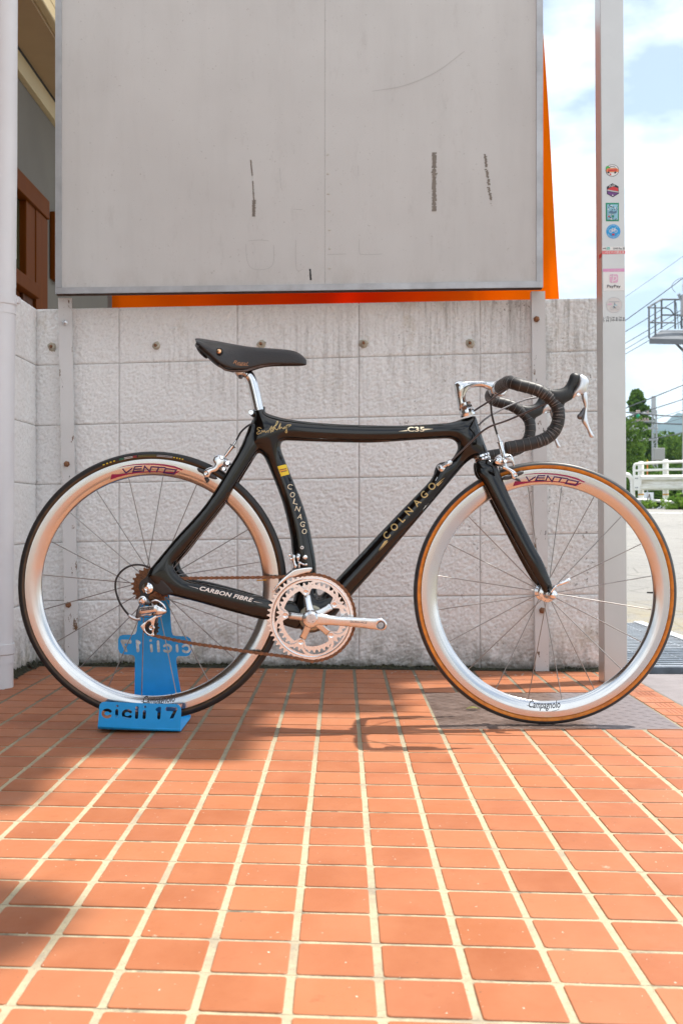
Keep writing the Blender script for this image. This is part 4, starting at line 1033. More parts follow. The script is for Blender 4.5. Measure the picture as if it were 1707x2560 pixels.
def tree(name, label, base, top, clumps, per, size, m, trunk_r, cat='tree', group=None, seed=1):
    rr = np.random.default_rng(seed); t = empty(name, base); tag(t, label, cat, group)
    P = []
    for (x, y, z, r) in clumps:
        q = rr.normal(size=(per,3)); q /= np.linalg.norm(q,axis=1)[:,None]; q *= r*rr.uniform(.35,1.05,(per,1))**.6*np.array((1,1,.75)); P.append(q+np.array((x,y,z)))
    mk('crown', *leaves(np.vstack(P), size, rr), m, t)
    mb = MB(); mb.add(*tube([base, (base[0]+.02,base[1],(base[2]+top)/2), (base[0],base[1],top)], [trunk_r, trunk_r*.7, trunk_r*.25], 8))
    for (x, y, z, r) in clumps[::max(1,len(clumps)//9)]: mb.add(*tube([(base[0],base[1],max(base[2]+.3, z-.5)), (x,y,z)], [trunk_r*.35, trunk_r*.1], 5))
    mk('trunk', mb.v, mb.f, bark, t); return t
rr = np.random.default_rng(11)
Yt = 42.0; tp = lambda px, py, dy=0.0: U(px, py, Yt+dy)
cl = []
for k in range(95):
    t = rr.uniform(0,1)**.9; py = 976+t*262; hw = 2+t*88 if t < .5 else 46+26*(t-.5)*2
    c = tp(1592+ (10 if t > .5 else 0)+rr.uniform(-1,1)*hw, py, rr.uniform(-1.2,1.2)); cl.append((*c, .13+.50*t*rr.uniform(.6,1.2)))
tree('evergreen_tree', 'tall pointed dark green evergreen behind the lattice mast', (tp(1598,1290)[0], Yt, .65), tp(1592,975)[2], cl, 190, .095, lf_dark, .16, seed=2)
cl = [(*U(rr.uniform(1655,1790), rr.uniform(1100,1250), 46+rr.uniform(-1.5,1.5)), rr.uniform(.35,.75)) for _ in range(60)]
tree('leafy_tree', 'rounded mid green tree below the mountain at the right edge', (U(1715,1280,46)[0], 46, .65), U(1715,1110,46)[2], cl, 150, .09, lf_mid, .15, seed=3)
cl = [(*U(1565+rr.uniform(-30,34), rr.uniform(1060,1250), 33+rr.uniform(-1,1)), rr.uniform(.25,.5)) for _ in range(34)]
tree('leafy_tree', 'brighter green tree beside the column, left of the lattice mast', (U(1560,1280,33)[0], 33, .65), U(1560,1080,33)[2], cl, 130, .07, lf_mid, .12, seed=4)
cl = [(*U(rr.uniform(1560,1800), rr.uniform(1185,1262), 28+rr.uniform(-.8,.8)), rr.uniform(.25,.5)) for _ in range(46)]
hd = tree('hedge', 'dark hedge growing behind the guardrail', (U(1680,1285,28)[0], 28, .6), .9, cl, 120, .06, lf_dark, .05, 'hedge', seed=5)
cl = [(*U(rr.uniform(1672,1790), rr.uniform(1246,1272), 20.6+rr.uniform(-.2,.2)), rr.uniform(.10,.2)) for _ in range(30)]
tree('roadside_plant', 'bright green weeds under the guardrail at the right edge', (U(1695,1278,20.6)[0], 20.6, .63), .7, cl, 90, .04, lf_bri, .02, 'plant', seed=6)
cl = [(*U(rr.uniform(1612,1634), rr.uniform(1258,1270), 20.8), rr.uniform(.06,.12)) for _ in range(7)]
tree('roadside_plant', 'small weed tuft under the left part of the guardrail', (U(1622,1276,20.8)[0], 20.8, .63), .7, cl, 60, .03, lf_bri, .02, 'plant', seed=7)
# mountain
hill = M('forested_mountain', (.025,.045,.026), .95, var=.4, vscale=.01)
V = []; Fq = []; nx_ = 60; ny_ = 8
for i in range(nx_+1):
    for j in range(ny_+1):
        px = 1400+ (i/nx_)*900; ridge = np.interp(px, [1400,1600,1645,1660,1680,1707,1760,1850,2000,2300],[1200,1130,1082,1066,1054,1040,1015,990,1010,1120])+6*math.sin(px*.11)+3*math.sin(px*.37)
        Y = 900+j*90; top = CH-(ridge-HY)/F*1500; V.append(((px-CX)/F*1500, Y, top*(j/ny_)**.8-2))
for i in range(nx_):
    for j in range(ny_): k = i*(ny_+1)+j; Fq.append((k, k+ny_+1, k+ny_+2, k+1))
tag(mk('mountain', V, Fq, hill, None, 180), kind='structure')

# tree beyond the right edge of the view whose crown shades the left of the patio
rr = np.random.default_rng(21); pts = []
sx_, sy_ = SUN_DIR.x/SUN_DIR.z, SUN_DIR.y/SUN_DIR.z
def shade(x0, x1, y0, y1, n, keep=lambda x, y: True):
    for _ in range(n):
        x, y = rr.uniform(x0,x1), rr.uniform(y0,y1)
        if keep(x, y):
            h = rr.uniform(6.6, 8.4); pts.append((x+sx_*h, y+sy_*h, h))
shade(-2.4, -.60, 2.0, 4.3, 9500)
shade(-.64, -.22, 2.40, 3.9, 3600, lambda x, y: y > 2.36+.10*math.sin(9*x) and not (abs(y-3.02-.02*math.sin(20*x)) < .035 and x > -.34))
shade(-.24, .16, 2.98, 3.9, 1700, lambda x, y: abs(y-3.13) > .03 and abs(y-3.27) > .03)
shade(-1.0, -.36, 1.20, 1.64, 1700, lambda x, y: ((x+.63)/.25)**2+((y-1.42)/.20)**2 < 1 or x < -.7)
st_ = empty('shade_tree', (4.6, 5.6, -.07)); tag(st_, 'broad leafy tree standing outside the view at the right', 'tree')
mk('crown', *leaves(np.array(pts), .055, rr), lf_mid, st_)
mb = MB(); mb.add(*tube(cr_path([(4.6,5.6,-.1),(4.5,5.4,2.5),(4.1,5.1,5.0),(3.4,4.7,7.0)], 6), np.linspace(.16,.06,19), 10))
for e in ((1.9,4.3,7.4),(2.2,4.1,7.7),(2.4,4.5,7.8),(1.6,4.4,7.6)): mb.add(*tube(cr_path([(4.1,5.1,5.2),(3.4,4.5,6.6),e], 4), np.linspace(.06,.012,9), 6))
mk('trunk', mb.v, mb.f, bark, st_)

# ---- air between the patio and the far hills
hz = mk('haze', *box(-1500, 1600, -80, 2520, -2.0, 240), None); tag(hz, kind='stuff')
hm = bpy.data.materials.new('pale_air'); hm.use_nodes = True; ht = hm.node_tree; ht.nodes.remove(ht.nodes['Principled BSDF'])
pv = ht.nodes.new('ShaderNodeVolumePrincipled'); pv.inputs['Color'].default_value = (.55,.80,1.0,1); pv.inputs['Density'].default_value = .00030; pv.inputs['Anisotropy'].default_value = .2
ht.links.new(pv.outputs['Volume'], ht.nodes['Material Output'].inputs['Volume']); hz.data.materials.append(hm)
# ================================================================== BICYCLE
def Yb(px): return 2.735+(px-381.8)/(1361.4-381.8)*.058      # the bike stands almost square to the view
def plc(off=0.0):
    """place photo-plane points on the bike: off = sideways offset of the part's own mid plane towards the camera (m, number or function)"""
    def f(px, py, h=0.0):
        o = off(px, py) if callable(off) else off
        Y = Yb(px)-o; s = Y/F; x, y, z = U(px, py, Y)
        return (x, Y-h, z)
    return f
def plcp(off=0.0):                                     # heights given in photo pixels
    f0 = plc(off)
    return lambda px, py, h: f0(px, py, h*2.75/F)
def far_side(V):
    out = []
    for x, y, z in V:
        px = CX+x/2.76*F; out.append((x, 2*Yb(px)-y, z))
    return out
def mirrored(V, Fc): return far_side(V), [tuple(reversed(f)) for f in Fc]
bk = empty('bicycle', (.05, 2.765, 0)); tag(bk, 'black carbon road bicycle with brown saddle, drop bars and deep silver rims', 'bicycle')
def part(name, VF, mat, parent=bk, smooth=40): return mk(name, VF[0], VF[1], mat, parent, smooth)

# ---- frame
OUT = [(636,1020),(661,1016),(664,1030),(682,1038),(717,1047),(775,1055),(850,1060.5),(925,1063),(992,1064),(1045,1062),(1090,1059.5),(1120,1057),(1138,1053),(1149,1049),(1168,1044),(1187,1041),(1196,1065),(1208,1100),(1219,1135),(1201,1143),(1184,1146),(1176,1149),(1160,1162),(1140,1185),(1090,1244),(1015,1332),(940,1420),(876,1492),(842,1535),(820,1562),(800,1576),(780,1582),(758,1578),(740,1560),(728,1530),(733,1500),(740,1460),(736,1415),(730,1382),(725,1337),(710,1270),(695,1225),(675,1175),(663,1148),(655,1137),(647,1134),(638,1140),(626,1154),(598,1130),(604,1112),(613,1090),(625,1062),(634,1042)]
HOLE = [(730,1102),(780,1104),(850,1106),(925,1107),(990,1103.5),(1040,1100),(1102,1097),(1126,1098),(1139,1106),(1143,1119),(1138,1134),(1126,1150),(1112,1154),(1099,1157),(1090,1165),(1085,1177),(1081,1190),(1065,1212),(1002,1277),(940,1342),(900,1385),(839,1450),(812,1477),(801,1487),(794,1483),(791,1460),(790,1412),(782,1362),(772,1312),(757,1262),(737,1212),(720,1170),(707,1137),(702,1118),(705,1106),(714,1102)]
fl_main = inflate_field(OUT, [HOLE], k=.92, step=4.2)
fr = empty('frame', parent=bk)
pm = plcp(0)
part('tubes', field_mesh(fl_main, pm), carbon, fr, 180)
def on_main(lift=.0007):
    def f(px, py, h=0.0):
        hh = on_cache(px, py); Y = Yb(px); x, y, z = U(px, py, Y)
        return (x, Y-hh*2.75/F-lift-h, z)
    return f
def on_cache(px, py): return float(field_h(fl_main, [(px, py)])[0])
STAY = [(652,1075),(640,1060),(625,1062),(605,1112),(577,1162),(515,1260),(440,1345),(390,1405),(375,1424),(368,1440),(376,1452),(407,1487),(421,1487),(490,1504),(565,1525),(640,1545),(690,1557),(748,1572),(762,1545),(748,1512),(700,1502),(665,1496),(590,1477),(515,1460),(476,1454),(455,1445),(440,1430),(434,1416),(436,1406),(455,1386),(490,1343),(557,1260),(590,1210),(620,1163),(642,1130),(662,1105)]
def stay_off(px, py):
    t = min(max((px-385)/(640-385), 0), 1); return .060*(1-t)+.021*t
fl_stay = inflate_field(STAY, k=.60, hmax=11.5, step=4.2)
VF = field_mesh(fl_stay, plcp(stay_off)); part('stay', VF, carbon, fr, 180); part('stay', mirrored(*VF), carbon, fr, 180)
def on_stay(px, py, h=0.0):
    o = stay_off(px, py); Y = Yb(px)-o; x, y, z = U(px, py, Y); return (x, Y-float(field_h(fl_stay, [(px,py)])[0])*2.75/F-.0008-h, z)
# seat clamp, cable stop, front mech bolt, bottom bracket cup
def disc(px, py, off, r, t, m, parent, name, rin=0, n=24, sm=40):
    c = plc(off)(px, py); pr_ = [(rin,0),(r,0),(r,t*.8),(r*.88,t),(rin,t)] if rin else [(r,0),(r,t*.8),(r*.88,t),(.0001,t)]
    return mk(name, *lathe(pr_, c, (0,-1,0), n, closed=bool(rin)), m, parent, sm)
mk('seat_bolt', *lathe([(.0001,-.014),(.0075,-.014),(.0075,.012),(.006,.0145),(.0035,.0145),(.003,.009),(.0001,.009)], plc(0)(629,1032), (0,-1,0), 18), chrome, fr, 40)
mk('seat_clamp', *rod(plc(0)(633,1031), plc(0)(640,1036), .011, 12), carbon, fr, 60)
mb = MB(); mb.add(*field_mesh(inflate_field([(1092,1166),(1100,1161),(1113,1165),(1115,1172),(1107,1184),(1097,1180)], k=1.2, step=2.5), plcp(.012))); mb.build('cable_stop', alu, fr, 60)
mk('adjuster', *lathe([(.0055,0),(.0055,.010),(.0075,.012),(.0075,.024),(.005,.027)], plc(.016)(1106,1167), Vector(plc(.02)(1124,1156))-Vector(plc(.016)(1106,1167)), 12), alu, fr, 40)
disc(755, 1369, on_cache(755,1369)*2.75/F-.002, .0045, .0025, alu_satin, fr, 'hanger_bolt', .002)
mk('bracket_cup', *lathe([(.012,0),(.031,0),(.031,.006),(.027,.012),(.012,.012)], plc(.034)(779,1544), (0,-1,0), 32), cream_bb, fr, 40)
# dropout plate with derailleur hanger
drop = [(372,1440),(400,1462),(404,1484),(392,1480),(380,1476),(374,1490),(366,1498),(354,1500),(350,1490),(352,1482),(347,1468),(353,1452),(362,1446)]
VF = field_mesh(inflate_field(cr_path(drop, 3, True), k=2, hmax=3.5, step=2.5, smooth=False), plcp(.061)); part('dropout', VF, black_plastic, fr, 60); part('dropout', mirrored(*VF), black_plastic, fr, 60)
VF = field_mesh(inflate_field([(374,1442),(396,1444),(404,1446),(432,1478),(430,1484),(412,1489),(402,1486),(374,1453)], k=1.0, hmax=4, step=3), plcp(.0635)); part('chain_guard', VF, M('matt_brown_patch', (.022,.016,.014), .6), fr, 60)

# lettering on the frame
mbx = lambda VF, nm, m, par_=fr: mk(nm, VF[0], VF[1], m, par_)
def letters(s, x, y, **k): 
    m = k.pop('m'); pl_ = k.pop('on', on_main()); V, Fq = text_px(s, x, y, **k); return mbx(flat(V, Fq, pl_, 0), 'lettering', m)
a0, a1 = np.array((966,1349.)), np.array((1088,1217.)); ang = math.degrees(math.atan2(a0[1]-a1[1], a1[0]-a0[0]))
for ch, t in zip('COLNAGO', (0, .148, .318, .452, .612, .762, .915)):
    p = a0+(a1-a0)*t; letters(ch, p[0], p[1], h=17, ang=ang, m=gold_ink, bold=.012)
for ch, x, y in (('C',724.5,1222),('O',731,1242),('L',739,1259),('N',744,1277),('A',750,1296),('G',756,1315),('O',760.5,1333)):
    letters(ch, x-6, y, h=13.5, w=11.5, ang=-14, m=cream_ink)
letters('C35', 1017, 1080, w=42, h=12, m=cream_ink, bold=.02)
for q in ([(994,1080),(1016,1076),(1017,1079)], [(1057,1073),(1082,1073.5),(1058,1077)]): mbx(polyflat([q], on_main(), 0, 4), 'lettering', cream_ink)
for q in ([(968,1350),(945,1376),(960,1352)], [(965,1354),(946,1378),(969,1353)], [(1088,1211),(1110,1194),(1089,1215)], [(1090,1214),(1106,1202),(1093,1216)]): mbx(polyflat([q], on_main(), 0, 4), 'lettering', gold_ink)
letters('CARBON FIBRE', 500, 1474, w=136, h=10, ang=-13.0, shear=.25, bold=.03, space=1.05, m=white_ink, on=on_stay)
for q in ([(470,1463),(497,1470),(497,1471.5)], [(635,1502),(660,1508),(636,1503.5)]): mbx(polyflat([q], on_stay, 0, 4), 'lettering', white_ink)
sig = [[(656,1074),(649,1071),(646,1076),(652,1080),(645,1084),(647,1088),(655,1085)], [(656,1085),(658,1079),(661,1083),(664,1079),(667,1084),(671,1080),(675,1080),(673,1083),(682,1068),(679,1084),(690,1066),(683,1074)], [(684,1082),(690,1070),(697,1058),(694,1056),(690,1072),(694,1077),(698,1073),(703,1060),(701,1075),(705,1070),(709,1074),(713,1069),(712,1074),(718,1068),(714,1072),(719,1072),(722,1064),(717,1068),(719,1082),(715,1082),(722,1066),(727,1064),(724,1069),(729,1064)]]
for q in sig: mbx(polyflat(stroke(cr_path(q, 3), 1.5), on_main(), 0), 'signature', gold_ink)
mbx(polyflat([[(695,1167),(716,1161),(724,1186),(704,1192)]], on_main(), 0, 3), 'sticker', yellow_lab)
for q, w, m in (([(700,1176),(717,1172)], 3, M('brown_print', (.30,.10,.02), .5)), ([(699,1180.5),(720,1175)], 1.1, red_ink), ([(704,1181),(718,1177.5)], 1.6, black_ink)): mbx(polyflat(stroke(q, w, caps=0), on_main(.0010), 0, 2), 'print', m)

# ---- fork
fk = empty('fork', parent=bk)
BL = [(1188,1160),(1198,1150),(1230,1149),(1242,1166),(1257,1202),(1272,1237),(1295,1285),(1330,1357),(1355,1402),(1372,1443),(1379,1463),(1376,1474),(1368,1481),(1359,1480),(1352,1468),(1315,1406),(1270,1325),(1227,1245),(1206,1205),(1192,1185)]
def fork_off(px, py): t = min(max((py-1150)/330, 0), 1); return .019+.031*t**.8
fl_bl = inflate_field(BL, k=.62, step=3.6); VF = field_mesh(fl_bl, plcp(fork_off)); part('blade', VF, carbon, fk, 180); part('blade', mirrored(*VF), carbon, fk, 180)
CRN = [(1190,1158),(1200,1150),(1228,1148),(1238,1160),(1246,1180),(1252,1196),(1232,1203),(1212,1208),(1198,1190)]
part('crown', field_mesh(inflate_field(CRN, k=1.15, step=3.6), plcp(0)), carbon, fk, 180)
# headset
ax = Vector(plc(0)(1169,1032))-Vector(plc(0)(1204,1145)); ax.normalize()
hs = empty('headset', parent=bk)
mk('lower_cup', *lathe([(.012,-.010),(.020,-.009),(.0215,-.004),(.0195,0),(.0215,.003),(.0205,.008),(.012,.009)], plc(0)(1204,1144), ax, 36), chrome, hs, 40)
mk('upper_cup', *lathe([(.012,-.004),(.0195,-.004),(.0205,.001),(.017,.004),(.0195,.006),(.019,.012),(.012,.013)], plc(0)(1168,1036), ax, 36), chrome, hs, 40)
mk('lock_nut', *lathe([(.012,0),(.0165,0),(.0165,.009),(.015,.010),(.012,.010)], plc(0)(1165,1024), ax, 8), chrome, hs, 30)
mk('top_nut', *lathe([(.0125,0),(.0150,.001),(.0150,.007),(.0125,.008)], plc(0)(1162,1014), ax, 24), alu, hs, 40)

# ---- stem and bars
ST = [(1147,1026),(1141,1000),(1135,970),(1134,960),(1138,955),(1146,952),(1170,951),(1210,951.5),(1250,953),(1262,962),(1266,975),(1262,988),(1248,992),(1228,991),(1221,981),(1219,976),(1205,969),(1188,968.5),(1176,971),(1168,977),(1163,988),(1164,1000),(1172,1022),(1162,1029)]
sm = empty('stem', parent=bk)
part('body', field_mesh(inflate_field(ST, k=1.0, step=3.0), plcp(0)), alu, sm, 180)
mk('clamp', *lathe([(.0001,-.023),(.0170,-.023),(.0195,-.019),(.0195,.019),(.0170,.023),(.0001,.023)], plc(0)(1246,973), (0,1,0), 32), alu, sm, 40)
letters('Ernesto Colnago', 1168, 961, w=46, h=6, shear=.3, m=steel_dk, on=lambda px, py, h=0: (lambda p: (p[0], p[1]-.0125, p[2]))(plc(0)(px, py)))
hb = empty('handlebar', parent=bk)
HW = .19
def bar_pt(px, py, dy):                                # near side pixels -> 3D
    return np.array(U(px, py, Yb(1290)-dy))
near = [(1266,957,HW-.045),(1272,955,HW-.022),(1283,958,HW-.006),(1299,963,HW),(1320,968,HW),(1345,976,HW),(1368,990,HW),(1385,1005,HW),(1394,1024,HW),(1395,1048,HW),(1388,1071,HW),(1373,1090,HW),(1350,1102,HW),(1322,1110,HW),(1290,1116,HW),(1262,1121,HW)]
P = [np.array(plc(0)(1246,973)), np.array(plc(.03)(1247,972.5)), np.array(plc(.09)(1253,965))]+[bar_pt(a,b,d) for a,b,d in near]
full = cr_path(P, 7)
i_t = 3*7-4                                            # tape starts near the bend
def barmesh(path):
    L_ = np.concatenate([[0], np.cumsum(np.linalg.norm(np.diff(path, axis=0), axis=1))])
    n = int(L_[-1]/.0022); s = np.linspace(0, L_[-1], n); Q = np.stack([np.interp(s, L_, path[:,k]) for k in range(3)], 1)
    rr_ = .0148+.0009*((s/.0165) % 1.0); rr_[0] = .011; rr_[-1] = .012
    return Q, rr_, s
Q, rr_, s_arr = barmesh(full[10:])
g = NG('wrapped_bar_tape'); tape_m = g.out(g.mix(g.noise(60), (.020,.0165,.0155), (.013,.011,.0105)), g.ramp(g.noise(40), .3, .7, .40, .52), g.bump(g.noise(700, 2), .2, .001))
seam_m = M('tape_seam', (.20,.185,.175), .5)
VFt = tube(Q, rr_, 20); part('tape', VFt, tape_m, hb, 50); part('tape', mirrored(*VFt), tape_m, hb, 50)
def seams(Q, s, rr_):
    mb = MB(); k = 1
    while k*.0165 < s[-1]-.004:
        i = int(np.searchsorted(s, k*.0165)); i = min(max(i,1), len(Q)-2); T_ = Q[i+1]-Q[i-1]; T_ /= np.linalg.norm(T_)
        mb.add(*lathe([(.01555,-.0004),(.0160,-.0003),(.0160,.0003),(.01555,.0004)], Q[i]-T_*.0006, T_, 20, True)); k += 1
    return mb.v, mb.f
VFs = seams(Q, s_arr, rr_); part('tape_seam', VFs, seam_m, hb); part('tape_seam', mirrored(*VFs), seam_m, hb)
bm_path = np.array(full[:12]); VFb = tube(bm_path, .0131, 18); part('bar', VFb, alu, hb, 60); part('bar', mirrored(*VFb), alu, hb, 60)
# the maker's word repeated along the tape, across the wraps
tp_ink = M('tape_print', (.34,.32,.31), .5)
V, Fq = text2d('COLNAGO'); V = V.copy(); V[:,0] -= V[:,0].mean(); 
def tape_word(si, a_mid, sc=.0042):
    i = int(np.searchsorted(s_arr, si)); i = min(max(i,2), len(Q)-3); T_ = Q[i+1]-Q[i-1]; T_ /= np.linalg.norm(T_)
    side = np.array((0,-1,0.)); side -= T_*(side@T_); side /= np.linalg.norm(side); B = np.cross(T_, side)
    out = []
    for x, y in V:
        a = a_mid+x*sc/.0158; out.append(Q[i]+T_*(y*sc)+(side*math.cos(a)+B*math.sin(a))*.01615)
    return out
for k in range(1, 22):
    if 8 <= k <= 10: continue
    VV = tape_word(.0165*(k*1.0)+.0075, .25*((k*7) % 5-2)); n_ = np.array(VV); mk('lettering', VV, Fq, tp_ink, hb)
# hoods and levers
HD = [(1364,972),(1386,973),(1408,968),(1419,952),(1424,938),(1432,932),(1444,934),(1451,940),(1449,950),(1440,966),(1432,976),(1430,996),(1412,1008),(1406,1020),(1386,1020),(1373,1008),(1363,998)]
BRK = [(1446,938),(1462,941),(1471,952),(1468,966),(1464,980),(1455,986),(1442,990),(1431,996),(1430,980),(1440,962)]
LEV = [(1453,984),(1465,980),(1468,1010),(1466,1038),(1470,1060),(1480,1082),(1485,1091),(1481,1094),(1473,1092),(1465,1072),(1453,1054),(1455,1042),(1460,1020),(1454,1000)]
PAD = [(1456,1020),(1463,1020),(1463,1046),(1450,1049),(1443,1046),(1442,1038),(1448,1032)]
def yoff(o): return lambda px, py: o+.1*0
for side in (0, 1):
    bl = empty('brake_lever', parent=bk)
    for nm, poly, k, m, o, st_p in (('hood', HD, .82, hood_rubber, HW, 3.0), ('bracket', BRK, .75, alu_satin, HW, 2.6), ('lever_blade', LEV, .95, alu_satin, HW, 2.4), ('shift_paddle', PAD, .5, steel_dk, HW-.006, 2.4)):
        VF = field_mesh(inflate_field(poly, k=k, step=st_p), lambda px, py, h, o=o: (lambda p: (p[0], p[1]-h*2.6/F, p[2]))(bar_pt(px, py, o)))
        if side: VF = mirrored(*VF)
        part(nm, VF, m, bl, 180)
    c = bar_pt(1445,987,HW+.012); pv = lathe([(.0001,-.001),(.0045,-.001),(.0045,.0015),(.002,.002),(.002,.001),(.0001,.001)], c, (0,-1,0), 14)
    if side: pv = mirrored(*pv)
    mk('pivot', *pv, chrome, bl, 40)
# housings
def cable(pts, r, nm, m, parent=bk): return mk(nm, *tube(cr_path([plc(d)(a,b) for a,b,d in pts], 7), r, 10), m, parent, 70)
cb_ = empty('cables', parent=bk)
cable([(1183,1028,-.02),(1200,1017,0),(1222,1003,.03),(1245,985,.09),(1262,975,.13)], .0024, 'housing', cable_g, cb_)
cable([(1196,1063,-.03),(1212,1048,-.04),(1240,1030,-.08),(1285,1009,-.14),(1320,997,-.175),(1342,993.5,-.185)], .0024, 'housing', cable_g, cb_)
cable([(1123,1156,.022),(1160,1121,.030),(1197,1085,.05),(1225,1066,.09),(1262,1053,.12),(1310,1033,.16),(1352,1014,.185),(1366,1008,.19)], .0024, 'housing', cable_g, cb_)
cable([(1232,985,.03),(1227,998,.03),(1228,1030,.025),(1235,1062,.02),(1242,1086,.018)], .0026, 'housing', cable_m, cb_)
cable([(1106,1172,.014),(1098,1184,.012),(1088,1202,on_cache(1088,1202)*.001+.006)], .0008, 'inner_cable', alu_satin, cb_)
cable([(628,1060,.004),(615,1068,.004),(602,1081,.004),(594,1095,.004),(588,1106,.006)], .0024, 'housing', cable_m, cb_)
loop = [(760,150),(690,118),(620,105),(550,95),(480,95),(400,108),(330,132),(255,176),(190,230),(140,295),(100,360),(76,430),(72,500),(76,570),(90,650),(115,740),(150,830),(195,910),(240,980),(300,1060),(350,1112)]
cable([(280+a/8, 1400+b/8, .062+.012*math.sin(i*.15)) for i, (a,b) in enumerate(loop)][::2], .0025, 'housing', cable_m, cb_)

# ---- seat post and saddle
sp = empty('seat_post', parent=bk)
mk('tube', *tube(cr_path([plc(0)(a,b) for a,b in ((650,1035),(646,1020),(640,992),(634,967),(629,950),(621,938),(612,932))], 6), [.0136]*31+[.0125]*3+[.0115]*3, 24), alu, sp, 60)
mk('clamp', *field_mesh(inflate_field([(584,923),(618,922),(616,934),(606,942),(594,942),(587,934)], k=1.1, step=2.5), plcp(0)), alu_satin, sp, 60)
mk('bolt', *lathe([(.006,0),(.006,.007),(.004,.009),(.0001,.009)], plc(.004)(602,938), (0,-.1,-1), 6), steel_dk, sp, 30)
sd_ = empty('saddle', parent=bk)
s_ = .2105
ST_ = [(95,148,152,.050,.0),(104,138,178,.064,0),(130,136,200,.069,0),(170,142,232,.0705,0),(235,150,290,.070,0),(300,160,352,.067,0),(350,167,405,.063,0),(400,176,440,.056,0),(480,190,474,.0455,0),(560,205,495,.037,0),(640,219,497,.0305,0),(720,231,487,.0265,0),(800,239,464,.0235,0),(880,245,442,.0215,0),(1000,252,431,.0200,0),(1120,261,431,.0190,0),(1220,272,432,.0180,0),(1290,291,433,.0165,0),(1345,325,434,.0140,0),(1385,362,433,.0100,0),(1404,400,428,.0045,0)]
V = []; Fq = []; nseg = 22
for (a, t, b, w, _) in ST_:
    px = 470+a*s_; zt = 820+t*s_; zb_ = 820+b*s_
    hz = (zb_-zt); 
    for k in range(nseg+1):
        ph = math.pi*k/nseg; cx2 = math.cos(ph); sx2 = math.sin(ph)
        wy_ = w*np.sign(cx2)*abs(cx2)**.62; up_ = sx2**.9
        skirt = 1-up_
        # skirt edge measured on the near side; the crown sits on the mid plane
        o = wy_; py = zt+hz*skirt
        x, y, z = U(px, py, Yb(px)-w*.0-o*(1 if skirt > .3 else .6+.4*skirt))
        V.append((x, Yb(px)-wy_, z))
ns = len(ST_)
for i in range(ns-1):
    for k in range(nseg): Fq.append((i*(nseg+1)+k, i*(nseg+1)+k+1, (i+1)*(nseg+1)+k+1, (i+1)*(nseg+1)+k))
V = np.array(V); 
for i in range(ns):                                     # keep both skirts level
    for k in range(nseg//2): V[i*(nseg+1)+nseg-k][2] = V[i*(nseg+1)+k][2]; V[i*(nseg+1)+nseg-k][0] = V[i*(nseg+1)+k][0]
cov = mk('cover', V, Fq, leather, sd_, 180)
sm_ = cov.modifiers.new('thickness', 'SOLIDIFY'); sm_.thickness = .0045; sm_.offset = 0
sb_ = cov.modifiers.new('round', 'SUBSURF'); sb_.levels = 1; sb_.render_levels = 1
def sad(px, py, o): return np.array(plc(o)(px, py))
for sgn in (1, -1):
    mk('rail', *tube(cr_path([sad(548,912,.030*sgn),sad(556,918,.028*sgn),sad(570,925,.024*sgn),sad(612,926,.022*sgn),sad(640,917,.019*sgn),sad(690,908,.012*sgn),sad(745,906,.006*sgn)], 5), .0036, 10), steel_dk, sd_, 60)
mk('shell', *tube(cr_path([sad(496,858,.055),sad(494,862,.025),sad(493.5,863,0),sad(494,862,-.025),sad(496,858,-.055)], 5), [.006]*21, 8), black_plastic, sd_, 60)
mk('rear_plate', *field_mesh(inflate_field([(491,866),(499,870),(519,894),(512,895),(500,884),(493,874)], k=3, hmax=18, step=2.5), plcp(0)), black_plastic, sd_, 60)
part('shell', field_mesh(inflate_field([(470+p*s_, 820+q*s_) for p, q in ((104,160),(112,236),(170,300),(230,352),(300,418),(350,455),(385,472),(440,476),(480,482),(560,492),(640,494),(700,488),(640,440),(500,380),(380,300),(250,210),(160,150))], k=2.2, hmax=34, step=3), plcp(0)), black_plastic, sd_, 180)
nrm_r = (-.10,-.93,.30)
for (px, py, o) in ((548,879,.0645),):
    mk('rivet', *lathe([(.0001,.0045),(.005,.0035),(.0065,.0015),(.0065,-.004)], plc(o-.004)(px,py), nrm_r, 20), copper, sd_, 60)
    mk('rivet_ring', *lathe([(.0065,-.004),(.0068,.002),(.0085,.0022),(.0095,-.004)], plc(o-.004)(px,py), nrm_r, 24), black_plastic, sd_, 60)
def on_saddle(px, py, h=0):
    w = np.interp(px, [470+q[0]*s_ for q in ST_], [q[3] for q in ST_]); p = plc(w+.0036)(px, py); return p
letters('Regal', 583, 909, w=37, h=9, shear=.3, m=copper if False else M('bronze_print', (.42,.20,.09), .5), on=on_saddle, ang=-7)
mbx(polyflat(stroke([(590,912),(621,914)], 1), on_saddle, 0, 4), 'lettering', bpy.data.materials['bronze_print'], sd_)

